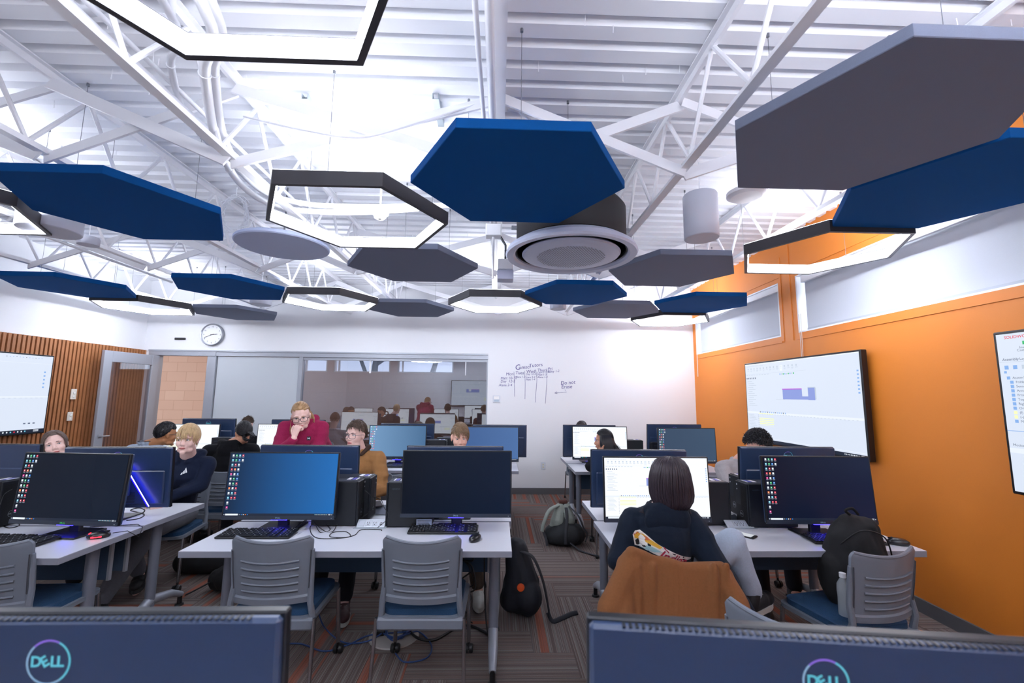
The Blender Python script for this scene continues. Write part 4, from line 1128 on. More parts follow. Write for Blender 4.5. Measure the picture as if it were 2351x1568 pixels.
t = thing('power_module', 'flat silver socket lid behind the middle socket box', 'socket', (-.80, 3.33, .7405)); MB().box(-.095, .095, -.045, .05, 0, .004, .001).build('frame', mat('module_alu'), t); MB().xf(Matrix.Translation((0, -.035, .004)) @ Matrix.Rotation(R(28), 4, 'X')).box(-.088, .088, 0, .1, 0, .006, .002).build('lid', mat('module_lid', '#5d6270', .4), t)
t = thing('card_stand', 'small dark wedge stand behind the white-screen tower', 'stand', atz(1679, 1192, .7405)); MB().prism([(-.03, 0), (.045, 0), (-.005, .05), (-.03, .045)], .06, Matrix.Rotation(R(90), 4, 'X')).build('wedge', mat('wedge_grey', '#3a3f48', .5), t)
t = thing('note_card', 'small printed card leaning under the switched-off monitor', 'card', (-.47, 2.985, .7405), 0)
mb = MB().use(mat('card_paper', '#b5c4de', .6)).box(-.05, .05, 0, .002, 0, .06)
for k in range(6): mb.use(mat('card_print', '#4a4f60', .6)).box(-.042, .03+((k*3) % 4)*.004, -.0006, 0, .008+k*.008, .011+k*.008)
mb.build('card', None, t)
t = thing('mobile_phone', 'black phone with lit screen lying on the table near the jeans knee', 'phone', atz(1705, 1229, .7405), R(40))
MB().box(-.038, .038, -.078, .078, 0, .009, .004).build('case', BLACKP, t)
mb = MB().use(glow('phone_screen', '#dfe4ea', .7)).box(-.033, .033, -.06, .045, .009, .0094).use(glow('phone_dark', '#1d232b', .5)).box(-.033, .033, .045, .07, .009, .0094).use(glow('phone_blue', '#3f9be8', .8)).box(-.03, .03, .022, .04, .0094, .0097).use(TWV)
put_text(mb, 'lyra', Matrix.Translation((0, 0, .0098)), .02, TWV) if False else None
mb.build('screen', None, t)
t = thing('mobile_phone', 'dark phone held flat by the boy in the tan jacket', 'phone', atz(852, 1160, .80), R(-60)); MB().xf(Matrix.Rotation(R(18), 4, 'Y')).box(-.038, .038, -.078, .078, 0, .009, .004).build('case', mat('phone_dark_red', '#2a1f26', .4), t)

# ------------------------------------------------------------------ wall screens
def tv(y0, y1, z0, z1, xw, side, label, content, lean=.09):
    """side +1: hangs on the wall at larger x and faces -x"""
    L = y1-y0; H = z1-z0
    t = thing('wall_display', label, 'display', (xw-side*lean, (y0+y1)/2, z0), R(-90*side))
    # local: screen faces -y, x to the right of a viewer
    mb = MB().use(BZ).box(-L/2, L/2, -.03, .03, 0, H, .006).use(BLACKP).box(-L/2+.25, L/2-.25, .03, lean-.015, .2, H-.25, .01)
    mb.build('housing', None, t)
    d = MB(); A = (L-.035, H-.035, .0175, -.0305)
    Q(d, glow('wall_screen_white', '#e4eeff', .82), 0, 0, 1, 1, 0, *A)
    content(d, A); d.build('display', None, t)
    return t
sc = FPX
tv(3.70, 5.51, 1.075, 2.042, 3.29, 1, 'large wall screen with a blue grooved block drawing, on the orange wall', cad)
def cad_close(d, A):
    W, H, z0, y0 = A
    def tx(s, u, v, h, m=CADD, b=0.):
        put_text(d, s, Matrix.Translation((-W/2+u*W, y0-.0025, z0+H*(1-v))) @ Matrix.Rotation(R(90), 4, 'X'), h, m, align='LEFT', bold=b)
    tx('SOLIDWORKS', .025, .025, .024, ICR, .01); tx('File', .125, .022, .022); tx('Edit', .155, .022, .022)
    for k, (a, b) in enumerate((('Insert', 'Components'), ('Mate', ''), ('Pattern', ''))):
        Q(d, ICG, .075+k*.055, .055, .088+k*.055, .078, 1, *A); tx(a, .066+k*.055, .095, .02); tx(b, .058+k*.055, .113, .02)
    tx('Assembly', .012, .167, .022, CADD, .01); tx('Layout', .062, .167, .021); tx('Sketch', .1, .167, .021); Q(d, CADG, 0, .182, .5, .184, 1, *A)
    for k in range(5): Q(d, (CADS, CADS, CADG, CADD, CADY)[k], .015+k*.025, .205, .027+k*.025, .23, 1, *A)
    Q(d, CADS, .012, .24, .02, .255, 1, *A)
    for k, s in enumerate(('Assem1 (Default)', 'Folder', 'Sensors', 'Annotations', 'Front Plane', 'Top Plane', 'Right Plane', 'Origin', '(f) slider', '(-) block', 'Mates')):
        v = .285+k*.0275; Q(d, CADS if k not in (8, 9) else CADY, .018+(k > 0)*.008, v-.01, .028+(k > 0)*.008, v+.01, 1, *A); tx(s, .035+(k > 0)*.008, v, .02)
    Q(d, CADS, 0, .62, .25, .6235, 1, *A)
    tx('Motion Analysis', .012, .71, .021); Q(d, CADL, 0, .73, .5, .76, 1, *A)
    for k in range(6): Q(d, CADY if k % 2 else CADS, .04, .79+k*.03, .048, .805+k*.03, 1, *A)
    Q(d, CADB, .45, .35, .7, .5, 2, *A)
tv(.80, 2.60, 1.06, 2.03, 3.205, 1, 'wall screen on the orange wall showing a large file tree', cad_close)
def blank(d, A):
    for k in range(12): Q(d, CADS if k % 3 else CADD, .70+k*.02, .03, .706+k*.02, .037, 1, *A)
    Q(d, CADL, 0, .1, 1, .103, 1, *A); Q(d, CADL, 0, .53, 1, .545, 1, *A)
    for k in range(26): Q(d, CADG, .1+k*.034, .55, .115+k*.034, .555, 2, *A)
    for k in range(5): Q(d, CADS, .95, .2+k*.05, .962, .22+k*.05, 1, *A)
    for k in range(3): Q(d, CADD, .86+k*.03, .87, .875+k*.03, .885, 1, *A)
    Q(d, TBAR, 0, .955, 1, 1, 1, *A)
    for k in range(18): Q(d, (ICW, ICC, ICR, ICW)[k % 4], .5+k*.022, .968, .508+k*.022, .985, 2, *A)
    Q(d, ICW, .93, .962, .965, .97, 2, *A); Q(d, ICW, .93, .978, .965, .985, 2, *A)
tv(3.96, 5.78, 1.075, 2.05, -5.83, -1, 'wall screen with a nearly blank white page, on the slatted wall', blank)
t = tv(0, 1.82, 1.15, 2.15, 0, 1, 'wall screen on the rear wall, seen as a reflection in the glass', cad); t.location = (-.9, YR+.09, 1.15); t.rotation_euler = (0, 0, R(180))

# ------------------------------------------------------------------ small fixtures
p = at(490, 769, YB)
t = thing('wall_clock', 'round silver-rimmed wall clock above the glazed partition', 'clock', (p.x, YB, p.z))
SR = mat('clock_rim_silver', '#a0a4ac', .3, metal=.7)
MB().lathe([(.182, .0), (.187, .01), (.187, .045), (.178, .055), (.166, .05), (.166, .03), (0, .03)], 48, (0, 0, 0), 'y').build('rim', SR, t, smooth=30)
MB().lathe([(0, .034), (.167, .034), (.167, .03)], 48, (0, 0, 0), 'y').build('dial', mat('clock_face', '#eef1f6', .5), t, smooth=30)
mb = MB()
for k in range(1, 13):
    a = R(90-30*k); put_text(mb, str(k), Matrix.Translation((.135*math.cos(a), -.0355, .135*math.sin(a))) @ Matrix.Rotation(R(90), 4, 'X'), .034, mat('clock_digit', '#3c4150', .6))
mb.build('numerals', None, t)
HND = mat('clock_hand', '#15171c', .5)
for L, w, a in ((.088, .009, R(90-83)), (.13, .006, R(90-248)),):
    MB().xf(Matrix.Rotation(-a, 4, 'Y')).box(-.03, L, -.040, -.038, -w/2, w/2).build('hand', HND, t)
def plate(px, py, y, w, h, label, name, cat, m, extra=None, x=None):
    p = at(px, py, y) if x is None else Vector(x)
    t = thing(name, label, cat, p, 0 if x is None else R(-90))
    MB().box(-w/2, w/2, -.012, 0, -h/2, h/2, .003).build('plate', m, t)
    mb = MB()
    if extra == 'outlet':
        for z in (.02, -.02): mb.use(mat('outlet_ivory', '#f2efe0', .5)).box(-.016, .016, -.015, -.012, z-.013, z+.013, .002).use(TWV).box(-.008, -.005, -.0156, -.015, z-.004, z+.006).box(.005, .008, -.0156, -.015, z-.004, z+.006)
        mb.build('outlets', None, t)
    elif extra == 'switch':
        mb.use(mat('switch_knob', '#f7f7f4', .4)).lathe([(0, .02), (.014, .02), (.016, .012), (.016, .01)], 16, (0, 0, .02), 'y').box(-.012, .012, -.016, -.012, -.045, -.015, .002); mb.build('switch', None, t)
    elif extra == 'thermo':
        mb.use(mat('thermo_screen', '#ffffff', .3)).box(-.045, .045, -.0145, -.012, -.0, .045).use(mat('thermo_key', '#bcd0e0', .5)).box(-.04, .04, -.0145, -.012, -.04, -.02); mb.build('screen', None, t)
    return t
PL = mat('wall_plate_white', '#dfe5ee', .4)
plate(1140, 916, YB, .125, .12, 'white thermostat panel on the writing wall beside the glass', 'thermostat', 'thermostat', PL, 'thermo')
plate(1247, 1069, YB, .075, .12, 'power outlet low on the writing wall', 'wall_outlet', 'outlet', PL, 'outlet')
plate(1008, 1030, YB+.01, .075, .12, 'power outlet low on the glazed partition beside the far tower', 'wall_outlet', 'outlet', PL, 'outlet')
t = thing('wall_sensor', 'small flat black device on the wall left of the clock', 'sensor', at(415, 778, YB)); MB().box(-.085, .085, -.03, 0, -.018, .018, .006).build('body', BLACKP, t)
plate(0, 0, 0, .08, .14, 'white control plate with a knob on the slatted wall, upper one', 'wall_switch', 'switch', mat('plate_cream', '#e8e2d6', .5), 'switch', x=(X0+.055, 6.2, 1.56)).rotation_euler = (0, 0, R(90))
plate(0, 0, 0, .075, .12, 'white switch plate on the slatted wall, lower one', 'wall_switch', 'switch', mat('plate_cream'), 'switch', x=(X0+.055, 6.19, 1.26)).rotation_euler = (0, 0, R(90))
# floor box with cables
p = atz(905, 1460, 0)
t = thing('floor_box', 'round beige floor box with plugs under the middle table', 'floor box', (p.x, p.y, 0))
MB().lathe([(0, .012), (.12, .012), (.16, .008), (.165, 0)], 40).build('cover', mat('floor_box_beige', '#a39f9c', .5), t, smooth=30)
MB().box(-.12, -.06, -.03, .03, .012, .045, .006).box(.05, .11, 0, .06, .012, .045, .006).build('plugs', BLACKP, t)
BLC = mat('cable_blue', '#1f3f78', .5)
pts = []
r_ = random.Random(2)
for i in range(46):
    a = i*.55; pts.append(Vector((p.x+.02+(.08+.02*math.sin(i))*math.cos(a), p.y+(.10+.02*math.cos(i*1.3))*math.sin(a), .03+.02*(i % 5)/5)))
cable([atz(640, 1480, .008), atz(690, 1478, .008), atz(745, 1495, .008), atz(800, 1480, .008), atz(850, 1458, .02)]+pts[::2]+[atz(960, 1450, .01), atz(990, 1480, .008), atz(980, 1510, .008), atz(930, 1520, .008), atz(908, 1500, .01)], .005, 'blue network cable coiled over the floor box', BLC)
cable([atz(730, 1400, .2), atz(745, 1440, .05), atz(790, 1475, .008), atz(850, 1470, .02), p+Vector((-.05, .02, .04))], .005, 'blue network cable trailing from the chair caster to the floor box', BLC)
cable([p+Vector((.08, .03, .03)), atz(960, 1465, .02), atz(1000, 1468, .01), atz(1050, 1440, .01), atz(1080, 1436, .01), atz(1120, 1455, .01), atz(1138, 1475, .01)], .009, 'thick black power cable arching across the carpet to the table foot')
r_ = random.Random(8)
for k in range(5):
    q = [Vector((-.19+r_.uniform(-.05, .02), 3.03, .69))]
    for i in range(7): q.append(Vector((-.18+r_.uniform(-.09, .05), 3.05+r_.uniform(-.05, .05), .62-i*.075+r_.uniform(-.04, .04))))
    cable(q, .005, ['longest', 'most looped', 'thinnest', 'straightest', 'lowest'][k]+' black cable of the bundle dangling under the middle table by the sneaker')
cable([(-.075, 3.05, .69), (-.07, 3.04, .4), (-.05, 2.98, .15), (0, 2.93, .02)], .006, 'black cable hanging straight down beside the middle table leg')
# ------------------------------------------------------------------ people
def skin(name, c): return mat(name, c, .5, noise_amt=.05, noise_scale=90, spec=.4)
SK_P = skin('skin_pale', '#e2bcb2'); SK_R = skin('skin_rosy', '#dfae9c'); SK_T = skin('skin_tan', '#a8744f'); SK_M = skin('skin_medium', '#c68f74')
EYEW = mat('eye_white', '#e9e6e6', .25); IRIS = mat('iris_dark', '#3a4048', .2); LIPS = mat('lips_pink', '#b86a68', .45); LASH = mat('lash_dark', '#4a3a34', .6)
def cloth(name, c, n=.12): return mat(name, c, .9, noise_amt=n, noise_scale=120, bump=.35, bump_scale=500, sheen=.03, spec=.2)
def V(*a): return Vector(a)
HC = Vector((0, .012, .035)); HRAD = Vector((.075, .096, .100))
def head_shapes(mb, M, wide=1.):
    T = M.to_3x3()
    def s(c, r): mb.sph(M @ Vector(c), r, 18, 12, T)
    s(HC, HRAD); s((0, -.03, -.02), (.063*wide, .062, .075)); s((0, -.036, -.058), (.048*wide, .052, .052)); s((0, -.074, -.096), (.022, .018, .018))
    for q in (-1, 1):
        s((q*.036, -.052, -.022), (.028, .034, .032)); s((q*.03, -.03, -.078), (.026, .04, .026))
        s((q*.030, -.077, .030), (.026, .012, .009))            # brow
        s((q*.074*wide, .012, -.005), (.007, .018, .030)); s((q*.079*wide, .016, .008), (.006, .016, .018))
        s((q*.0105, -.098, -.030), (.0085, .010, .008))
    mb.cap(M @ V(0, -.082, .020), M @ V(0, -.103, -.022), .0085, .0115, 10)
    s((0, -.103, -.026), (.011, .010, .009)); s((0, -.086, -.056), (.022, .012, .012))
def hand_shapes(mb, w, d, n, curl=25, side=1, sc=1.):
    """w wrist, d pointing along the hand, n back of the hand; side +1: thumb on the left of d seen from the back"""
    d = Vector(d).normalized(); n = Vector(n); n = (n-d*n.dot(d)).normalized(); s_ = d.cross(n).normalized()*side
    w = Vector(w)
    for k, (off, L) in enumerate(((-.027, .070), (-.009, .078), (.010, .075), (.027, .066))):
        kn = w+d*.088*sc+s_*off*sc*1.0
        mb.cap(w+s_*off*.5*sc+d*.01, kn, .014*sc, .011*sc, 8)
        p = kn; ang = 0
        for seg, q in enumerate((.42, .32, .26)):
            ang += R(curl*(1+.25*seg)+k*2)
            dd = d*math.cos(ang)-n*math.sin(ang)
            e = p+dd*L*q*sc+s_*off*.08*sc
            mb.cap(p, e, (.0090-.0008*seg)*sc, (.0082-.0008*seg)*sc, 8); p = e
    p = w+d*.025*sc-s_*.024*sc
    e = p+(d*.7-s_*.75-n*.35).normalized()*.038*sc; mb.cap(p, e, .013*sc, .010*sc, 8)
    e2 = e+(d*.9-s_*.3-n*.45).normalized()*.030*sc; mb.cap(e, e2, .010*sc, .009*sc, 8)
    e3 = e2+(d*.95-s_*.0-n*.5).normalized()*.022*sc; mb.cap(e2, e3, .009*sc, .0075*sc, 8)
def hairline(d, low=0., front=.50, back=-.55):
    """>0 where hair grows; d unit direction in head space (face is -y)"""
    y = d.y
    if y < -.35: t = front-.12*(abs(d.x) > .5)
    elif y < .12: t = front+(y+.35)/.47*(-.12-front)
    else: t = -.12+(y-.12)/.88*(back+.12)
    return d.z-(t+low)
def make_hair(M, m, par, n=220, L=.10, r=.0035, flow='down', curl=0., front=.5, back=-.55, low=0., vol=1.06, seed=1, fringe=0., zmin=None, off=.012, part=None, steps=7):
    r_ = random.Random(seed)
    mb = MB(); NU, NVv = 40, 28
    vs = []; fs = []
    for j in range(NVv+1):
        ph = PI*j/NVv
        for i in range(NU):
            th = 2*PI*i/NU
            d = V(math.sin(ph)*math.cos(th), math.sin(ph)*math.sin(th), math.cos(ph))
            h = hairline(d, low, front, back)
            k = max(0., min(1., h/.10+.5)); k = k*k*(3-2*k)
            bumpy = 1+.02*noise.noise(d*(5 if not curl else 9)+V(seed, 0, 0))*(1 if not curl else 3)
            sc_ = .90+(vol*bumpy-.90)*k
            vs.append(M @ (HC+V(d.x*HRAD.x*sc_, d.y*HRAD.y*sc_, d.z*HRAD.z*sc_*(1.02 if d.z > 0 else 1))))
    for j in range(NVv):
        for i in range(NU):
            a = j*NU+i; b_ = j*NU+(i+1) % NU
            fs.append((a, a+NU, b_+NU, b_))
    mb.add(vs, fs)
    made = 0; tries = 0
    while made < n and tries < n*8:
        tries += 1
        z = r_.uniform(-.6, 1); a = r_.uniform(0, 2*PI); q = math.sqrt(max(0, 1-z*z)); d = V(q*math.cos(a), q*math.sin(a), z)
        if hairline(d, low, front, back) < .02: continue
        made += 1
        p = HC+V(d.x*HRAD.x, d.y*HRAD.y, d.z*HRAD.z)*(vol-.01)
        if flow == 'back': g = V(0, 1, -.25)
        elif flow == 'up': g = V(r_.uniform(-.4, .4), -.35, 1)
        elif flow == 'fringe': g = V(d.x*1.1, -1.0 if d.y < .25 else .9, -.4)
        elif flow == 'side': g = V(.9 if d.y < .3 else .2, -.45 if d.y < 0 else .5, -.1)
        elif flow == 'part': g = V(1.2 if d.x > (part or 0) else -1.2, -.15 if d.y < -.2 else .35, -.35)
        else: g = V(d.x*1.3, d.y*1.2 if d.y > 0 else d.y*.4, -.6)
        dirv = (g-d*g.dot(d)); dirv = dirv.normalized() if dirv.length > .01 else V(0, .3, -1)
        ll = L*r_.uniform(.65, 1.15); st = ll/steps; pts = [p.copy()]
        ph = r_.uniform(0, 6)
        for k in range(steps):
            dirv = (dirv+V(0, 0, -1)*(.22 if flow not in ('up', 'back') else .03)+V(r_.uniform(-1, 1), r_.uniform(-1, 1), r_.uniform(-1, 1))*(.06+curl*.5)).normalized()
            p = p+dirv*st
            e = V((p.x-HC.x)/HRAD.x, (p.y-HC.y)/HRAD.y, (p.z-HC.z)/HRAD.z)
            lim = vol+.02+off*(k/steps)/.09*r_.uniform(.3, 1)
            if p.z > HC.z-.07 and (e.length < lim or (flow != 'up' and curl < .2 and e.length > lim)):
                e = e.normalized()*lim; p = HC+V(e.x*HRAD.x, e.y*HRAD.y, e.z*HRAD.z)
            elif p.z <= HC.z-.07 and p.y < .02 and abs(p.x) < .07: p.x = math.copysign(.07, p.x)
            pts.append(p.copy())
        rs = [r*(1-.75*(k/steps)**1.5) for k in range(steps+1)]
        mb.tube([M @ w for w in pts], rs, 4, flat=.6)
    return mb.build('hair', m, par, smooth='all')
def hairm(name, c):
    return mat(name, c, .42, noise_amt=.35, noise_scale=55, spec=.5)
def face(M, par, brow='#6b4a34', gaze=0., lids=.35, mouth_w=1.):
    for q in (-1, 1):
        mb = MB(); c = M @ V(q*.031, -.0765, .010); T = M.to_3x3()
        mb.use(EYEW).sph(c, (.0132, .0100, .0072), 16, 10, T)
        mb.use(IRIS).sph(M @ V(q*.031+gaze, -.0838, .0098), (.0050, .0035, .0054), 12, 8, T)
        mb.build('eye', None, par, smooth='all')
    mb = MB(); bm_ = mat('brow_'+brow.lstrip('#'), brow, .7)
    for q in (-1, 1):
        mb.use(bm_).tube([M @ V(q*(.014+.008*k), -.0925+.0028*k*k*.42, .0285+.0028*math.sin(k*.9)) for k in range(5)], [.0018, .003, .003, .0024, .001], 6)
        mb.use(LASH).tube([M @ V(q*(.017+.0065*k), -.0885+.0012*abs(k-1.6)**1.6, .0135+.0052*math.sin(PI*(k+.3)/4.6)-lids*.004) for k in range(5)], [.0009, .0017, .0018, .0016, .0008], 5)
    mb.build('eyebrows', None, par, smooth='all')
    mb = MB().use(LIPS)
    mb.tube([M @ V((k-3)*.0078*mouth_w, -.0975+.0011*abs(k-3)**2, -.0545-.0008*abs(k-3)) for k in range(7)], [.001, .0032, .0042, .0040, .0042, .0032, .001], 8)
    mb.tube([M @ V((k-3)*.0068*mouth_w, -.0965+.0011*abs(k-3)**2, -.0625+.0006*abs(k-3)) for k in range(7)], [.001, .0036, .0048, .0052, .0048, .0036, .001], 8)
    mb.use(mat('mouth_line', '#7a3f40', .6)).tube([M @ V((k-3)*.0078*mouth_w, -.1005+.0011*abs(k-3)**2, -.0580) for k in range(7)], .0010, 5)
    mb.build('lips', None, par, smooth='all')
def glasses(M, par, m, w=.030, h=.021):
    mb = MB().use(m)
    for q in (-1, 1):
        pts = []
        for k in range(21):
            a = 2*PI*k/20; ex = abs(math.cos(a))**.6*math.copysign(1, math.cos(a)); ez = abs(math.sin(a))**.6*math.copysign(1, math.sin(a))
            pts.append(M @ V(q*.034+ex*w*.93, -.1085+.010*abs(q*.034+ex*w*.93)/.06, .004+ez*h*(1 if ez < 0 else .9)))
        mb.tube(pts, .0018, 6)
        mb.tube([M @ V(q*.063, -.098, .012), M @ V(q*.074, -.09, .012), M @ V(q*.082, .0, .010), M @ V(q*.081, .02, .0)], .0018, 6)
    mb.tube([M @ V(-.006, -.110, .008), M @ V(0, -.112, .011), M @ V(.006, -.110, .008)], .0016, 6)
    mb.build('glasses', None, par, smooth='all')
def person(label, x, y, b, hd, hrot, top, skn, pants=None, dy=0., lean=.0, sh_z=None, sh_w=.19, wrL=None, wrR=None, elL=None, elR=None, hands=True, hooded=True, vox=.008, sleeve='long', kn=None, stand=None, shoes=None, chestc=None, wide=1., shoulders=None, toes=None, wrinkle=.006, handspec=None, name='person', torso=1., bulk=1., sdrop=.045):
    """b: body yaw (0 faces the camera); hd: head centre; hrot: yaw, pitch, roll; right = image-left side for b=0"""
    t = thing(name, label, 'person', (x, y, 0))
    O = Vector((x, y, 0)); off = Matrix.Translation(-O)
    M = off @ Matrix.Translation(hd) @ Matrix.Rotation(R(hrot[0]), 4, 'Z') @ Matrix.Rotation(R(hrot[1]), 4, 'X') @ Matrix.Rotation(R(hrot[2]), 4, 'Y') @ Matrix.Scale(.94, 4)
    F = V(math.sin(R(b)), -math.cos(R(b)), 0); S_ = V(math.cos(R(b)), math.sin(R(b)), 0)   # S_: towards image right for b=0
    pel = stand if stand is not None else V(x, y, .56)
    hl = Vector(hd)
    neck = off @ hl*1. ; neckb = (M @ V(0, .035, -.13)); 
    shz = sh_z if sh_z is not None else hl.z-.20
    top_c = V(hl.x, hl.y, 0)+(V(x, y, 0)-V(hl.x, hl.y, 0))*.25
    shc = (V(top_c.x, top_c.y, shz)) if shoulders is None else Vector(shoulders)
    shc = shc-O; pel = pel-O
    A = {}
    for k, sg in (('L', 1), ('R', -1)):
        A['s'+k] = shc+S_*sg*sh_w-V(0, 0, sdrop)
    el = {'L': elL, 'R': elR}; wr = {'L': wrL, 'R': wrR}
    for k, sg in (('L', 1), ('R', -1)):
        e = el[k]; A['e'+k] = (Vector(e)-O) if e is not None else shc+S_*sg*(sh_w+.05)+F*.10-V(0, 0, .27)
        w_ = wr[k]; A['w'+k] = (Vector(w_)-O) if w_ is not None else A['e'+k]+F*.22-S_*sg*.09+V(0, 0, .02)
    hips = {k: pel+S_*sg*.095 for k, sg in (('L', 1), ('R', -1))}
    K = {}; AN = {}; TO = {}
    for k, sg in (('L', 1), ('R', -1)):
        if stand is not None:
            K[k] = hips[k]+F*.06+V(0, 0, -.44); AN[k] = hips[k]-F*.02; AN[k].z = .09; TO[k] = AN[k]+F*.16-V(0, 0, .05)
        else:
            K[k] = hips[k]+F*.42+S_*sg*.05-V(0, 0, .01); AN[k] = K[k]-F*.04; AN[k].z = .09; TO[k] = AN[k]+F*.15-V(0, 0, .045)
    if kn:
        for k in kn:
            K[k] = Vector(kn[k][0])-O; AN[k] = Vector(kn[k][1])-O; TO[k] = Vector(kn[k][2])-O
    mid = pel.lerp(shc, .5)-F*.02
    # the body: one continuous skin
    mb = MB(); head_shapes(mb, M, wide)
    mb.cap(M @ V(0, .018, -.05), shc+V(0, 0, .015), .052, .060, 14)
    mb.sph(shc-V(0, 0, .06), (.11, .075, .07), 14, 9); mb.cap(shc-V(0, 0, .10), mid, .11, .10); mb.cap(mid, pel, .10, .12)
    for k in 'LR':
        mb.cap(A['s'+k], A['e'+k], .045, .036); mb.cap(A['e'+k], A['w'+k], .037, .026)
        if hands:
            hs = (handspec or {}).get(k)
            fd = (A['w'+k]-A['e'+k]).normalized()
            if hs: hand_shapes(mb, A['w'+k]+Vector(hs[0])*.01, hs[0], hs[1], hs[2], hs[3], hs[4] if len(hs) > 4 else 1.)
            else: hand_shapes(mb, A['w'+k], fd, V(0, 0, 1), 22, 1 if k == 'L' else -1)
        mb.cap(hips[k], K[k], .075, .052); mb.cap(K[k], AN[k], .05, .036); mb.cap(AN[k]-V(0, 0, .03), TO[k], .036, .028)
    voxel(mb, vox, 'body', 3, skn, t, factor=.4)
    # clothes
    mb = MB()
    mb.sph(shc-V(0, 0, .05), (.15*torso, .105*torso, .09), 16, 10, Matrix.Rotation(R(b), 3, 'Z'))
    mb.cap(shc-V(0, 0, .12), mid, .138*torso, .135*torso, 16); mb.cap(mid, pel+V(0, 0, .02), .138*torso, .15*torso, 16)
    for q in (-1, 1): mb.cap(shc+S_*q*.06-V(0, 0, .12), mid+S_*q*.045, .10*torso, .105*torso, 12)
    for k in 'LR':
        mb.cap(shc-V(0, 0, .022), A['s'+k], .066, .068); mb.sph(A['s'+k], .070, 12, 8)
        if sleeve == 'long':
            mb.cap(A['s'+k], A['e'+k], .070*bulk, .058*bulk); d = A['w'+k]-A['e'+k]; mb.cap(A['e'+k], A['e'+k]+d*.93, .060*bulk, .041*bulk)
        else:
            d = A['e'+k]-A['s'+k]; mb.cap(A['s'+k], A['s'+k]+d*.60, .068, .066)
    if hooded == 'hood':
        Rz = Matrix.Rotation(R(b), 3, 'Z')
        for k in range(11):
            a = PI*(k/10)*1.0; c = shc+S_*(.085*math.cos(a))-F*(.02+.075*math.sin(a))+V(0, 0, .045-.01*math.sin(a)); mb.sph(c, (.042, .042, .036), 10, 7)
        for q in (-1, 1): mb.cap(shc+S_*q*.085+V(0, 0, .04), shc+S_*q*.035+F*.09-V(0, 0, .01), .03, .022)
        mb.sph(shc-F*.10-V(0, 0, .03), (.10, .05, .10), 12, 9, Rz)
    elif hooded == 'collar':
        for k in range(13):
            a = 2*PI*k/12; mb.sph(shc+V(.07*math.cos(a), .065*math.sin(a), .045), .02, 8, 6)
    else:
        for k in range(13):
            a = 2*PI*k/12; mb.sph(shc+V(.066*math.cos(a), .064*math.sin(a), .032), .02, 8, 6)
    wa = wrinkle
    tp_ = voxel(mb, max(vox, .007), 'hoodie' if hooded == 'hood' else 'jacket' if hooded == 'collar' else 'shirt', 5, top, t, disp=lambda c, n: n*(wa*noise.noise(c*9+V(3, 1, 7))+wa*.7*noise.noise(V(c.x*8, c.y*8, c.z*26))))
    if pants is not None:
        mb = MB(); mb.sph(pel, (.165, .13, .11), 14, 9, Matrix.Rotation(R(b), 3, 'Z'))
        for k in 'LR': mb.cap(hips[k], K[k], .098, .075); mb.cap(K[k], AN[k]+(K[k]-AN[k])*.10, .074, .058)
        voxel(mb, .011, 'trousers', 5, pants, t, disp=lambda c, n: n*(.006*noise.noise(c*11)))
    if shoes is not None:
        for k in 'LR':
            d = (TO[k]-AN[k]); d.z = 0; d.normalize(); a = math.atan2(d.x, -d.y)
            base = V(AN[k].x, AN[k].y, AN[k].z-.085); T = Matrix.Translation(base) @ Matrix.Rotation(a, 4, 'Z')
            mb = MB().xf(T); up = MB()
            up.xf(T); up.sph((0, -.12, .045), (.046, .075, .04), 14, 9); up.cap((0, .03, .05), (0, -.08, .05), .043, .045); up.cap((0, .035, .06), (0, .02, .11), .045, .048)
            sh = voxel(up, .006, 'shoe', 3, shoes[0], t)
            mb.use(shoes[1]); pts = []
            pr = [(.048*math.sin(a_)*(1 if math.cos(a_) > 0 else .9), -.055-.135*math.cos(a_)) for a_ in [2*PI*i/24 for i in range(24)]]
            mb.prism(pr, .026)
            for i in range(4): mb.tube([(-.022, -.06-.018*i, .088-.007*i), (.022, -.06-.018*i-.006, .088-.007*i)], .003, 5)
            mb.build('sole', None, sh, smooth=40)
    t['_'] = 0; del t['_']
    return t, M, tp_, shc, O

H_BLOND = hairm('hair_blond', '#c4a67c'); H_DBL = hairm('hair_dark_blond', '#a5835c'); H_BR = hairm('hair_brown', '#4c3a2e'); H_LB = hairm('hair_light_brown', '#7b6248'); H_BK = hairm('hair_black', '#14131a'); H_DK = hairm('hair_dark_brown', '#2a2124'); H_ASH = hairm('hair_ash_brown', '#5d4d45')
NAVY = cloth('hoodie_navy', '#141d33'); NAVY2 = cloth('hoodie_dark_navy', '#0e1826'); RED = cloth('hoodie_raspberry', '#8e1f48', .2); TAN = cloth('jacket_tan_canvas', '#916840'); GREYT = cloth('tshirt_grey', '#a19c9e'); PALE = cloth('top_pale_grey', '#9fabbc'); BLKC = cloth('top_black', '#0d0e13'); SWEAT = cloth('sweatpants_grey', '#5e6068', .15); JEAN = cloth('jeans_light_wash', '#a9b6c8', .12); DPANT = cloth('trousers_dark', '#1c1d24'); OLIVE = cloth('trousers_olive_brown', '#473b32'); MAROON = cloth('sweater_maroon', '#4a1f2c')
SH_W = (mat('shoe_white', '#c9cac4', .6), mat('sole_white', '#b9bab6', .6)); SH_B = (mat('shoe_black', '#111216', .6), mat('sole_dark', '#1b1c20', .7)); SH_C = (mat('shoe_black'), mat('sole_white')); SH_G = (mat('shoe_grey_black', '#34373c', .6), mat('sole_dark'))

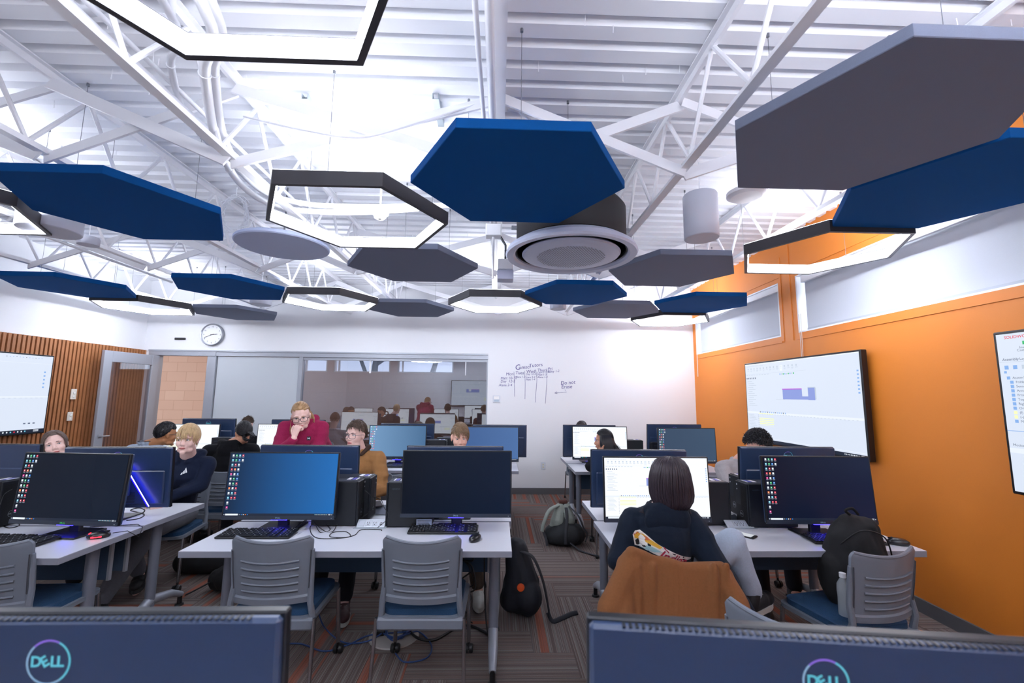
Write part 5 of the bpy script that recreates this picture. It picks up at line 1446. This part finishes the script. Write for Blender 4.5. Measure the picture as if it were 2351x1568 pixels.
# blond boy
hd = at(431, 1010, 3.72)
t, M, tp_, shc, O = person('blond boy in a dark navy hoodie at the table end, looking past his monitor', -2.80, 4.02, 10, hd, (13, 2, 2), NAVY, SK_P, SWEAT, hooded='hood', vox=.0055, shoulders=V(-2.615, 3.87, hd.z-.175), shoes=SH_B, sh_w=.150,
    kn={'L': (V(-2.66, 3.60, .55), V(-2.78, 3.32, .11), V(-2.86, 3.20, .06)), 'R': (V(-2.90, 3.62, .56), V(-2.86, 3.80, .15), V(-2.80, 3.70, .06))},
    elL=V(-2.47, 3.84, .84), wrL=V(-2.60, 3.68, .78), elR=V(-2.76, 3.72, .82), wrR=V(-2.62, 3.56, .785))
face(M, t, '#a5835c', gaze=-.002); make_hair(M, H_BLOND, t, 420, .105, .0042, 'fringe', front=.42, back=-.6, vol=1.08, seed=3, off=.006)
MB().use(mat('print_white', '#e8ebf0', .6)).xf(Matrix.Translation(at(421, 1084, 3.56)-O) @ Matrix.Rotation(R(90), 4, 'X') @ Matrix.Rotation(R(22), 4, 'Z')).add([(-.028, -.012, 0), (-.012, -.012, 0), (-.004, .002, 0), (-.016, .0, 0)], [(0, 1, 2, 3)]).add([(-.008, -.012, 0), (.008, -.012, 0), (.014, .012, 0), (.0, .006, 0)], [(0, 1, 2, 3)]).add([(.012, -.012, 0), (.026, -.012, 0), (.03, .026, 0), (.018, .016, 0)], [(0, 1, 2, 3)]).build('chest_print', None, tp_)
# woman in the raspberry hoodie
hd = at(691, 957, 3.93)
t, M, tp_, shc, O = person('woman in a raspberry red hoodie bending forward with her hand at her mouth', -1.75, 4.45, 10, hd, (20, 14, -7), RED, SK_P, DPANT, hooded='hood', vox=.0045, stand=V(-1.75, 4.52, .93), shoulders=V(-1.765, 4.10, 1.335), sh_w=.155, shoes=SH_B, wrinkle=.009,
    elR=V(-1.87, 3.86, 1.06), wrR=V(-1.70, 3.77, 1.235), elL=V(-1.60, 3.98, 1.02), wrL=V(-1.68, 3.75, .95), handspec={'R': (V(.18, .05, .85), V(-.1, -1, .2), 55, 1, .9)})
face(M, t, '#b58e68', lids=.9); glasses(M, t, mat('glasses_black', '#181418', .3)); make_hair(M, H_DBL, t, 380, .12, .0032, 'back', front=.5, back=-.6, vol=1.07, seed=4, off=.003)
mb = MB(); r_ = random.Random(3)
for k in range(60):
    a = r_.uniform(-.035, .035); mb.tube([M @ V(a, .10, .02), M @ V(a*1.6+.02, .145, -.0), M @ V(a*1.5+.05, .13, -.06+r_.uniform(-.02, .02)), M @ V(.07+a, .09, -.12+r_.uniform(-.02, .03))], [.004, .005, .004, .001], 4)
for k in range(24): mb.tube([M @ V(-.074, -.03+r_.uniform(-.02, .03), .0), M @ V(-.088, -.04, -.05), M @ V(-.092+r_.uniform(-.01, .02), -.045, -.13+r_.uniform(-.03, .02))], [.002, .0016, .0006], 4)
mb.build('ponytail', H_DBL, t, smooth='all')
tg = MB().xf(Matrix.Translation(at(709, 1006.5, 3.80)-O) @ Matrix.Rotation(R(90), 4, 'X')); tg.use(BLACKP).box(-.016, .016, -.016, .016, 0, .002)
tg.use(mat('print_white')).box(-.009, -.0055, -.006, .008, .002, .003).box(.0055, .009, -.006, .008, .002, .003).box(-.007, .007, -.001, .003, .002, .003); tg.build('chest_patch', None, tp_)
# boy in the tan jacket
hd = at(817, 1000, 3.93)
t, M, tp_, shc, O = person('boy with glasses in a tan canvas jacket with dark collar, looking sideways', -1.20, 4.16, -6, hd, (-17, 0, 0), TAN, SK_P, DPANT, hooded=False, vox=.0055, shoulders=V(-1.225, 4.02, hd.z-.166), sh_w=.175, shoes=(mat('shoe_maroon', '#3a1a20', .6), mat('sole_white')), wrinkle=.012,
    elL=V(-.985, 3.92, .79), wrL=V(-1.09, 3.72, .805), elR=V(-1.5, 3.85, .8), wrR=V(-1.35, 3.66, .8), handspec={'L': (V(-.5, -.75, -.1), V(.3, 0, 1), 30, 1, 1.)},
    kn={'L': (V(-1.12, 3.62, .56), V(-1.10, 3.42, .10), V(-1.06, 3.30, .05)), 'R': (V(-1.32, 3.66, .56), V(-1.35, 3.55, .10), V(-1.38, 3.42, .05))})
face(M, t, '#4c3a2e', gaze=-.002); glasses(M, t, mat('glasses_grey', '#353a48', .3), .032, .023); make_hair(M, H_BR, t, 480, .05, .0038, 'side', curl=.25, front=.52, back=-.7, low=-.06, vol=1.09, seed=5, off=.012)
mb = MB()
for k in range(17):
    a = PI*(.02+.96*k/16)-.2; mb.sph(shc+V(.076*math.cos(a), .01+.076*math.sin(a), .055), (.022, .022, .024), 8, 6)
for q in (-1, 1): mb.cap(shc+V(q*.076, .0, .052), shc+V(q*.045, -.10, .005), .022, .014)
voxel(mb, .006, 'collar', 3, cloth('collar_brown', '#3a2a24'), tp_)
MB().tube([shc+V(-.03+.055*math.cos(a), -.045+.03*math.sin(a)-.02, .035-.02*abs(math.sin(a))) for a in [PI+PI*k/12 for k in range(13)]], .004, 6).build('necklace', mat('necklace_shell', '#d8cfc0', .5), t)
# boy behind the switched-off monitor
hd = at(1056, 1006, 3.98)
t, M, tp_, shc, O = person('boy with brown side-swept bangs peering over the switched-off monitor', -.33, 4.16, 0, hd, (9, 8, 0), MAROON, SK_R, OLIVE, hooded=False, vox=.0055, shoes=SH_W, wide=1.05, wrL=V(-.2, 3.75, .78), wrR=V(-.48, 3.75, .78),
    kn={'L': (V(-.20, 3.72, .56), V(-.13, 3.62, .10), V(-.12, 3.50, .05)), 'R': (V(-.42, 3.72, .56), V(-.42, 3.62, .10), V(-.42, 3.48, .05))})
face(M, t, '#5a4434', lids=.8); make_hair(M, H_LB, t, 460, .10, .0042, 'side', front=.40, back=-.6, vol=1.13, seed=6, off=.008)
# girl leaning
hd = at(127, 1024, 3.85)
t, M, tp_, shc, O = person('girl with long ash-brown hair and tilted head, behind the black desktop screen', -3.62, 4.05, 25, hd, (40, -8, -15), MAROON, SK_P, DPANT, hooded=False, vox=.0055, shoes=SH_W)
face(M, t, '#4c3a2e', lids=1.1); make_hair(M, H_ASH, t, 420, .24, .0042, 'part', front=.56, back=-.9, vol=1.08, seed=8, off=.006, part=.02, steps=9)
# man with glasses seen from behind
hd = at(381, 999, 4.62)
t, M, tp_, shc, O = person('man with short black hair and glasses in a pale grey top, turned away', -3.48, 4.72, 165, hd, (150, 6, 0), PALE, SK_T, DPANT, hooded='collar', vox=.007, shoulders=V(-3.52, 4.60, hd.z-.118), shoes=SH_B, wrL=V(-3.2, 5.2, .8), wrR=V(-3.6, 5.25, .8))
glasses(M, t, mat('glasses_black')); make_hair(M, H_BK, t, 420, .035, .0035, 'up', curl=.15, front=.5, back=-.85, low=-.12, vol=1.05, seed=9, off=.010)
MB().tube([shc+V(.082*math.cos(a), .078*math.sin(a), .062) for a in [2*PI*k/24 for k in range(25)]], .003, 6).build('collar_stripe', mat('stripe_navy', '#1c2438', .7), tp_)
# person with bun
hd = at(559, 996, 4.72)
t, M, tp_, shc, O = person('person in black with black hair gathered in a low bun, seen from behind', -2.73, 4.78, 195, hd, (222, 10, 0), BLKC, SK_M, DPANT, hooded='hood', vox=.007, shoes=SH_B, sh_w=.2, shoulders=V(-2.76, 4.72, hd.z-.125), wrL=V(-2.95, 5.25, .8), wrR=V(-2.5, 5.25, .8), torso=1.1)
make_hair(M, H_BK, t, 380, .08, .0035, 'back', front=.5, back=-.95, low=-.1, vol=1.08, seed=10, off=.003)
mb = MB(); r_ = random.Random(6)
for k in range(70):
    a = r_.uniform(0, 6.28); c = M @ V(-.02, .125, -.04); q = .045
    mb.tube([c+V(q*math.cos(a+u)*r_.uniform(.7, 1.1), r_.uniform(-.03, .03), q*math.sin(a+u)*r_.uniform(.7, 1.1)) for u in (0, .6, 1.2, 1.8)], [.003, .006, .006, .002], 5)
mb.build('hair_bun', H_BK, t, smooth='all')
# far row, mostly hair tops
for label, x, px, py, b, hr, hm_, fl, cu, topm, sd in (('person with dark curly hair bent low by the white partition panel', -3.8, 568, 977, 0, (45, 28, 0), H_BR, 'up', .9, BLKC, 12),
    ('person in pale grey mostly hidden behind the woman in the red hoodie', -2.72, 705, 974, 0, (-5, 18, 0), H_BK, 'side', .1, PALE, 13),
    ('person with parted brown hair whose forehead tops a far monitor', -1.22, 961, 988, 0, (14, 20, 0), H_BR, 'part', 0., BLKC, 14),
    ('person with dark hair bent over behind the white screen near the writing', 1.33, 1335, 986, 0, (15, 32, 0), H_DK, 'part', 0., BLKC, 15)):
    hd = at(px, py, 6.86)
    t, M, tp_, shc, O = person(label, x, 7.0 if x > -5 else 7.0, b, hd, hr, topm, SK_P, DPANT, hooded=False, vox=.009, shoes=SH_B, hands=True, shoulders=V(hd.x, 6.93, hd.z-.19))
    face(M, t, '#3a2a24', lids=1.); make_hair(M, hm_, t, 300, .05 if fl == 'up' else .12, .004, fl, curl=cu, front=.5, back=-.6, vol=1.1, seed=sd)
# black-haired woman in profile
hd = at(1386, 1013, 4.86)
t, M, tp_, shc, O = person('woman with long straight black hair in profile, hand near her chin, second row', 1.30, 4.84, 170, hd, (-98, 4, 0), BLKC, SK_M, DPANT, hooded=False, vox=.006, shoulders=V(1.27, 4.82, hd.z-.20), shoes=SH_B, elL=V(1.03, 4.88, .84), wrL=V(1.12, 4.80, 1.0), handspec={'L': (V(.25, 0, .8), V(-1, -.3, .2), 45, 1, .9)}, wrR=V(1.5, 5.25, .8))
face(M, t, '#14131a'); make_hair(M, H_BK, t, 520, .34, .0045, 'back', front=.52, back=-1.2, vol=1.07, seed=16, off=.002, steps=10)
mb = MB(); r_ = random.Random(9)
for k in range(300):
    a = r_.uniform(-.75, 3.0); p0 = M @ V(.079*math.cos(a), .015+.085*math.sin(a), .075)
    mb.tube([p0, M @ V(.094*math.cos(a), .02+.10*math.sin(a), -.02), M @ V(.09*math.cos(a), .05+.12*math.sin(a), -.12), M @ V(.08*math.cos(a), .075+.13*math.sin(a), -.22), M @ V(.06*math.cos(a), .10+.12*math.sin(a), -.31+r_.uniform(-.03, .03))], [.006, .008, .008, .007, .002], 5)
mb.build('long_hair', H_BK, t, smooth='all')
# curly man
hd = at(1737, 1024, 3.88)
t, M, tp_, shc, O = person('man with black curly hair in a grey t-shirt leaning over the table, head bowed', 2.16, 4.16, 5, hd, (20, 34, 6), GREYT, SK_R, DPANT, hooded=False, vox=.006, sleeve='short', shoulders=V(2.225, 4.03, 1.015), sh_w=.17, wide=1., torso=1.08, wrinkle=.012,
    elR=V(2.035, 3.84, .80), wrR=V(1.975, 3.66, .785), elL=V(2.5, 3.85, .8), wrL=V(2.35, 3.6, .775), handspec={'R': (V(.25, -.9, -.05), V(0, .1, 1), 22, -1, 1.)}, shoes=SH_G,
    kn={'L': (V(2.42, 3.72, .55), V(2.35, 3.55, .10), V(2.33, 3.42, .05)), 'R': (V(2.10, 3.62, .55), V(1.98, 3.36, .11), V(1.93, 3.24, .06))})
face(M, t, '#14131a', lids=1.1); make_hair(M, H_BK, t, 1300, .042, .0065, 'down', curl=2.2, front=.42, back=-.7, vol=1.17, seed=17, off=.03, steps=6)

# woman in the foreground, seen from behind
hd = at(1537, 1108, 2.42)
t, M, tp_, shc, O = person('woman with straight dark hair and a navy hoodie seen from behind, one knee up', .90, 2.52, 172, hd, (162, 4, 0), NAVY2, SK_P, JEAN, hooded=False, vox=.006, sh_z=None, shoulders=V(.90, 2.44, .99), sh_w=.15, hands=True, shoes=SH_C, wrinkle=.007, torso=1.16,
    bulk=1.12, elL=V(.655, 2.40, .76), wrL=V(.76, 2.68, .785), sdrop=.06, elR=V(1.12, 2.28, .75), wrR=V(1.25, 2.23, .53),
    kn={'R': (V(1.295, 2.47, .825), V(1.43, 2.52, .52), V(1.52, 2.58, .46)), 'L': (V(.82, 2.92, .56), V(.85, 2.95, .12), V(.85, 3.08, .06))})
bpy.data.objects.remove([o for o in t.children if o.name.startswith('shoe')][0]) if False else None
# hood lying on the back
mb = MB()
for k in range(15):
    a = PI*(.22+.56*k/14); q = .024+.008*math.sin(a); mb.sph(shc+V(-.105*math.cos(a), -.008-.085*math.sin(a), .036-.0*math.sin(a)), q, 10, 7)
mb.sph(shc+V(0, -.085, -.02), (.125, .045, .10), 18, 12); mb.sph(shc+V(0, -.085, -.06), (.10, .045, .09), 18, 12)
for q in (-1, 1): mb.cap(shc+V(q*.085, -.045, .02), shc+V(q*.075, -.08, -.03), .034, .035)
voxel(mb, .006, 'hood', 5, NAVY2, t, disp=lambda c, n: n*(.004*noise.noise(c*14)))
# her hair
mb = MB()
rows = []
for z, wx, wy, cx, cy in ((1.286, .02, .03, .0, -.0), (1.28, .052, .05, .0, 0), (1.262, .076, .076, 0, 0), (1.235, .092, .092, 0, 0), (1.20, .103, .099, 0, 0), (1.16, .110, .101, 0, 0), (1.12, .114, .099, .003, 0), (1.09, .114, .092, .004, -.004), (1.06, .106, .084, .004, -.012), (1.035, .092, .07, .0, -.02), (1.015, .07, .05, 0, -.025), (1.0, .03, .03, 0, -.028)):
    rows.append([V(hd.x+cx+wx*math.cos(2*PI*k/36), hd.y-.012+cy+wy*math.sin(2*PI*k/36), z) - O for k in range(36)])
vs = [p for r0 in rows for p in r0]; fs = [(i*36+k, (i+1)*36+k, (i+1)*36+(k+1) % 36, i*36+(k+1) % 36) for i in range(len(rows)-1) for k in range(36)]
fs += [tuple(range(36)), tuple(reversed(range((len(rows)-1)*36, len(rows)*36)))]
mb.add(vs, fs)
r_ = random.Random(21)
for k in range(620):
    a = r_.uniform(0, 2*PI); j0 = r_.choice((0, 0, 1, 1, 2, 3)); pts = []
    sc_ = r_.uniform(.985, 1.035); da = r_.uniform(-.25, .25)
    for j in range(j0, len(rows)-1-(1 if r_.random() < .4 else 0)):
        fk = (a/(2*PI)*36+da*(j-j0)*.18) % 36; k0 = int(fk); u = fk-k0
        p = rows[j][k0].lerp(rows[j][(k0+1) % 36], u); c = sum(rows[j], V(0, 0, 0))/36
        pts.append(c+(p-c)*sc_+V(0, 0, r_.uniform(-.003, .003)))
    n_ = len(pts); mb.tube(pts, [.0038*(1-.6*(i/(n_-1))**2) for i in range(n_)], 4, flat=.5)
for k in range(16):
    a = hd-O+V(-.10, -.02, -.10); z = r_.uniform(-.05, .0)
    mb.tube([a+V(.02, 0, .02), a+V(-.0, -.005, -.03+z*.4), a+V(-.03, -.01, -.045+z*.3), a+V(-.055-r_.uniform(0, .03), -.012, -.03+z*.5+r_.uniform(0, .02))], [.003, .003, .002, .0006], 4)
for k in range(14):
    a = hd-O+V(.09, -.03, -.11); mb.tube([a, a+V(.005, -.01, -.05), a+V(.02+r_.uniform(0, .02), -.015, -.10)], [.003, .002, .0006], 4)
fixn_ = mb.build('hair', hairm('hair_dark_plum_brown', '#2c222a'), t, smooth='all')
# back print, laid on the cloth
bvh = BVHTree.FromObject(tp_, bpy.context.evaluated_depsgraph_get())
def on_back(p):
    """p world point -> same x,z on the cloth, seen from behind"""
    h = bvh.ray_cast(V(p.x-O.x, -1.5, p.z-O.z), V(0, 1, 0))
    return (h[0].y if h[0] else -.12)
pr = MB()
def decal(poly_px, m, lay=1):
    P = [at(px, py, 2.30) for px, py in poly_px]
    # fan with centre, subdivided
    c = sum(P, V(0, 0, 0))/len(P); vs = []; fs = []
    for i in range(len(P)):
        a, b_ = P[i], P[(i+1) % len(P)]; N = 4
        for u in range(N):
            for w in range(N-u):
                pass
        tri = [c, a, b_]; base = len(vs); idx = {}
        for u in range(N+1):
            for w in range(N+1-u):
                q = c+(a-c)*(u/N)+(b_-c)*(w/N); idx[(u, w)] = len(vs); vs.append(V(q.x-O.x, on_back(q)-.002-.0012*lay, q.z-O.z))
        for u in range(N):
            for w in range(N-u):
                fs.append((idx[(u, w)], idx[(u+1, w)], idx[(u, w+1)]))
                if w < N-u-1: fs.append((idx[(u+1, w)], idx[(u+1, w+1)], idx[(u, w+1)]))
    pr.use(m); pr.add(vs, fs)
def Z(x, y): return (1380+x/4.02, 1030+y/4.02)
PW = mat('print_cream', '#e9e6e2', .7); PY = mat('print_yellow', '#d9a636', .7); PO = mat('print_orange', '#cf6a3a', .7); PRD = mat('print_red', '#a8233f', .7); PT = mat('print_teal', '#9cc0c6', .7); PB = mat('print_black', '#0c0d12', .7)
decal([Z(328, 830), Z(352, 795), Z(400, 788), Z(440, 815), Z(520, 880), Z(600, 920), Z(720, 975), Z(870, 1035), Z(868, 1052), Z(640, 1030), Z(440, 960), Z(345, 925)], PW, 1)
decal([Z(340, 835), Z(365, 805), Z(405, 805), Z(450, 840), Z(560, 905), Z(540, 925), Z(450, 890), Z(345, 860)], PY, 2)
decal([Z(412, 838), Z(445, 832), Z(470, 858), Z(430, 872)], PO, 3)
decal([Z(350, 880), Z(380, 865), Z(400, 900), Z(440, 925), Z(420, 945), Z(360, 920)], PB, 3)
decal([Z(380, 905), Z(480, 915), Z(560, 950), Z(500, 965), Z(400, 950)], PT, 2)
for k in range(5):
    x = 335+k*19; y = 822-abs(k-0)*7+(k > 2)*8*(k-2); decal([Z(x, y), Z(x+8, y-6), Z(x+12, y+4), Z(x+4, y+10)], PRD, 3)
for k in range(4): decal([Z(568+k*11, 905+k*12), Z(576+k*11, 900+k*12), Z(584+k*11, 914+k*12), Z(576+k*11, 920+k*12)], PRD, 3)
# script lettering along the lower edge, bent on to the cloth
for s, x, y, h, rot in (('Indian', 535, 972, .062, -16),):
    vs, fs = text_mesh(s, h, align='LEFT', bold=.02, shear=.3); w0 = at(*Z(x, y), 2.30); vv = []
    for (a, b_, _) in vs:
        ca, sa = math.cos(R(rot)), math.sin(R(rot)); q = w0+V(a*ca-b_*sa, 0, a*sa+b_*ca); vv.append(V(q.x-O.x, on_back(q)-.0075, q.z-O.z))
    pr.use(PRD); pr.add(vv, fs)
pr.build('back_print', None, tp_)

# tan jacket hung over her chair
jp = lambda px, py, y=2.13: at(px, py, y-.06)
mb = MB()
prof = [(1452, 1262), (1500, 1281), (1560, 1295), (1610, 1298), (1655, 1298), (1668, 1310)]
for k in range(26):
    u = k/25; i = u*(len(prof)-1); a = int(min(i, len(prof)-2)); f_ = i-a
    px = prof[a][0]+(prof[a+1][0]-prof[a][0])*f_; py = prof[a][1]+(prof[a+1][1]-prof[a][1])*f_
    tpnt = jp(px, py+8, 2.12)
    bot = V(.56+u*.55, 1.98-.03*math.sin(PI*u), .40)
    mb.cap(tpnt, bot, .030, .036, 10)
    mb.cap(tpnt, tpnt+V(0, .10, -.10), .028, .022, 8)
mb.cap(jp(1455, 1285), jp(1400, 1400, 2.06), .050, .052); mb.cap(jp(1400, 1400, 2.06), V(.50, 1.99, .36), .052, .045); mb.cap(jp(1440, 1300, 2.13), jp(1430, 1420, 2.05), .045, .05)
mb.cap(jp(1655, 1315), jp(1690, 1390, 2.06), .045, .055); mb.cap(jp(1690, 1390, 2.06), V(1.13, 1.99, .36), .055, .05)
for (a, b_, c_) in ((1462, 1470, .030), (1500, 1492, .022), (1640, 1636, .026), (1668, 1672, .024)):
    mb.cap(jp(a, 1300, 2.085), V(at(b_, 1420, 1.97).x, 1.97, .45), .016, c_)
j = voxel(mb, .007, 'tan_jacket', 3, cloth('canvas_tan', '#73492a', .14), None, disp=lambda c, n: n*(.010*noise.noise(V(c.x*7+2, c.y*4, c.z*3.2))+.006*noise.noise(V(c.x*13, c.y*8, c.z*9))))
tag(j, 'tan canvas jacket hung over the chair of the woman in the navy hoodie', 'jacket')

# ------------------------------------------------------------------ bags
def blob(name, label, cat, loc, shapes, m, vox=.008, disp=.008, sm=5):
    t = thing(name, label, cat, loc); mb = MB(); shapes(mb)
    b_ = voxel(mb, vox, 'bag_body', sm, m, t, disp=lambda c, n: n*disp*(noise.noise(c*10)+.6*noise.noise(V(c.x*22, c.y*22, c.z*7)))); return t, b_
BGK = mat('bag_black', '#08090d', .85, noise_amt=.3, noise_scale=80); BGN = mat('bag_navy', '#10151f', .7, noise_amt=.3, noise_scale=80); BGG = mat('bag_sage_grey', '#8c938c', .8, noise_amt=.1); STRP = mat('strap_grey', '#33353b', .8); STRD = mat('strap_dark', '#191c24', .8); BGC = mat('bag_charcoal', '#25292d', .8)
# backpack on the chair by the orange wall
def sh1(mb):
    mb.sph((0, 0, .25), (.165, .13, .24), 22, 16); mb.cap((-.05, .0, .10), (.05, 0, .10), .13, .13); mb.cap((.03, 0, .40), (-.02, 0, .44), .10, .06); mb.sph((-.14, .0, .16), (.06, .09, .14), 12, 9)
t, b_ = blob('backpack', 'black backpack standing on the chair seat by the orange wall, bottle in its pocket', 'backpack', (2.06, 2.56, .452), sh1, BGK, .008, .012)
MB().tube(spline([V(-.03, -.02, .50), V(-.06, -.03, .525), V(-.02, -.03, .535), V(.02, -.02, .50)]), .008, 6).build('handle', BGK, t, smooth='all')
MB().tube(spline([V(-.13, -.06, .35), V(-.05, -.12, .44), V(.08, -.12, .40), V(.15, -.08, .25)]), .004, 5).build('zip', TWV, t, smooth='all')
p = at(1911, 1320, 2.50)
t = thing('water_bottle', 'clear plastic water bottle with white cap in the side pocket of the black backpack', 'bottle', (1.875, 2.43, .455))
MB().lathe([(0, 0), (.03, 0), (.032, .02), (.03, .10), (.032, .13), (.03, .165), (.014, .195), (.013, .205), (0, .205)], 24).build('bottle_body', mat('clear_plastic', '#dfe8ee', .1, alpha=.4, spec=.8), t, smooth=40)
MB().lathe([(0, .2), (.016, .2), (.016, .222), (0, .224)], 20).build('cap', mat('cap_white', '#e8ecf2', .5), t, smooth=40)
# navy backpack on the floor right of the middle table
def sh2(mb):
    mb.cap((0, .0, .11), (.02, .02, .22), .11, .12); mb.cap((.02, .02, .2), (-.03, .02, .45), .13, .085); mb.sph((.06, -.04, .13), (.11, .10, .13), 16, 12); mb.cap((-.06, 0, .1), (-.03, 0, .4), .09, .05)
t, b_ = blob('backpack', 'navy backpack with an orange dot leaning against the middle table leg', 'backpack', (.185, 3.46, 0), sh2, BGN)
MB().lathe([(0, 0), (.028, .003), (.026, .012), (0, .016)], 24, (0, 0, 0), 'y').build('orange_badge', mat('badge_orange', '#e2521c', .5), t).location = (.0, -.125, .235)
MB().tube(spline([V(.0, -.06, .46), V(.09, -.10, .43), V(.16, -.12, .28), V(.20, -.12, .10), V(.21, -.12, .02)]), [.024]*33, 6, flat=.14).build('strap', STRD, t, smooth='all')
MB().tube(spline([V(.20, -.10, .05), V(.23, -.14, .012), V(.30, -.10, .012), V(.38, -.04, .012), V(.43, -.02, .012)]), .017, 6, flat=.25).build('strap', STRD, t, smooth='all')
# grey-green backpack in the aisle
def sh3(mb):
    mb.cap((-.10, 0, .10), (.12, .0, .10), .115, .12); mb.cap((0, .02, .12), (.0, .06, .36), .15, .075); mb.sph((.02, -.04, .12), (.19, .13, .12), 16, 12)
t, b_ = blob('backpack', 'grey-green and charcoal backpack standing in the aisle near the far tables', 'backpack', (.74, 4.98, 0), sh3, BGC)
mb = MB(); mb.cap((-.06, -.005, .24), (-.03, .03, .38), .085, .05); mb.cap((.06, -.005, .26), (.04, .03, .38), .075, .05); mb.cap((-.10, .0, .17), (-.08, .0, .24), .06, .06)
voxel(mb, .008, 'front_pocket', 4, BGG, t)
MB().tube(spline([V(-.05, .0, .41), V(-.16, -.04, .36), V(-.22, -.06, .24), V(-.24, -.06, .15)]), .030, 8, flat=.5).build('strap', BGG, t, smooth='all')
MB().tube(spline([V(-.23, -.06, .16), V(-.2, -.1, .08), V(-.19, -.12, .02)]), .02, 6, flat=.3).build('strap', STRP, t, smooth='all')
MB().tube(spline([V(.02, -.07, .40), V(.02, -.13, .30), V(.0, -.175, .15), V(.0, -.17, .05)]), .017, 6, flat=.3).build('strap', STRP, t, smooth='all')
MB().tube(spline([V(.06, -.02, .40), V(.15, -.1, .32), V(.2, -.14, .2), V(.24, -.12, .14), V(.22, -.12, .06)]), .017, 6, flat=.3).build('strap', STRP, t, smooth='all')
MB().tube(spline([V(.05, -.15, .06), V(.15, -.25, .012), V(.28, -.38, .012), V(.36, -.46, .012)]), .016, 6, flat=.3).build('strap', STRP, t, smooth='all')
mb = MB(); mb.box(-.05, .05, 0, .04, .42, .46, .01); mb.build('handle', mat('handle_brown', '#4a241c', .7), t)
# black bags on the floor on the slatted side
def sh4(mb):
    mb.cap((-.18, 0, .09), (.16, .0, .09), .09, .10); mb.sph((0, 0, .11), (.24, .14, .11), 16, 12); mb.cap((-.16, 0, .14), (-.05, 0, .19), .05, .06)
t, b_ = blob('backpack', 'black backpack lying on the carpet between the slatted side and middle tables', 'backpack', (-2.08, 3.86, 0), sh4, BGK)
MB().box(-.06, .03, -.145, -.143, .17, .178).box(-.04, .02, -.14, -.138, .19, .20).build('print', mat('print_white'), t)
MB().tube(spline([V(-.2, -.1, .1), V(-.3, -.14, .05), V(-.36, -.12, .02)]), .014, 6, flat=.35).build('strap', BGK, t, smooth='all')
t, b_ = blob('backpack', 'black bag half hidden under the blond boy’s chair', 'backpack', (-2.62, 4.22, 0), sh4, BGK)
def sh5(mb):
    mb.cap((0, 0, .1), (.05, .02, .24), .11, .09); mb.sph((0, 0, .14), (.15, .12, .14), 14, 10)
t, b_ = blob('backpack', 'dark bag on the carpet under the middle table next to the power cables', 'backpack', (-.62, 3.92, 0), sh5, BGK)
MB().tube(spline([V(-.12, -.05, .14), V(-.2, -.08, .18), V(-.2, -.08, .28), V(-.1, -.05, .28)]), .012, 6, flat=.4).build('strap', BGK, t, smooth='all')
# ------------------------------------------------------------------ light, sky, camera
w = bpy.data.worlds.new('world'); scene.world = w; w.use_nodes = True
nt = w.node_tree; bg = nt.nodes['Background']
bg.inputs[0].default_value = (*rgb('#dfe9fb'), 1); bg.inputs[1].default_value = 2.2

cam = bpy.data.cameras.new('camera'); co = bpy.data.objects.new('camera', cam); col.objects.link(co)
cam.sensor_width = 36; cam.lens = FPX/2351*36; cam.clip_start = .05
# camera axes: right, up, back in room coordinates
right = Vector((_X.x, _Y.x, _Z.x)); down = Vector((_X.y, _Y.y, _Z.y)); fwd = Vector((_X.z, _Y.z, _Z.z))
Mx = Matrix((right, -down, -fwd)).transposed().to_4x4(); Mx.translation = (0, 0, CAMH)
co.matrix_world = Mx
cam.dof.use_dof = True; cam.dof.focus_distance = 3.6; cam.dof.aperture_fstop = 3.2
scene.camera = co
vs_ = scene.view_settings
vs_.view_transform = 'Standard'; vs_.look = 'None'; vs_.gamma = 1; vs_.use_curve_mapping = False
vs_.exposure = EXPO
c = scene.cycles
c.max_bounces = 7; c.diffuse_bounces = 4; c.glossy_bounces = 3; c.transmission_bounces = 4; c.transparent_max_bounces = 8
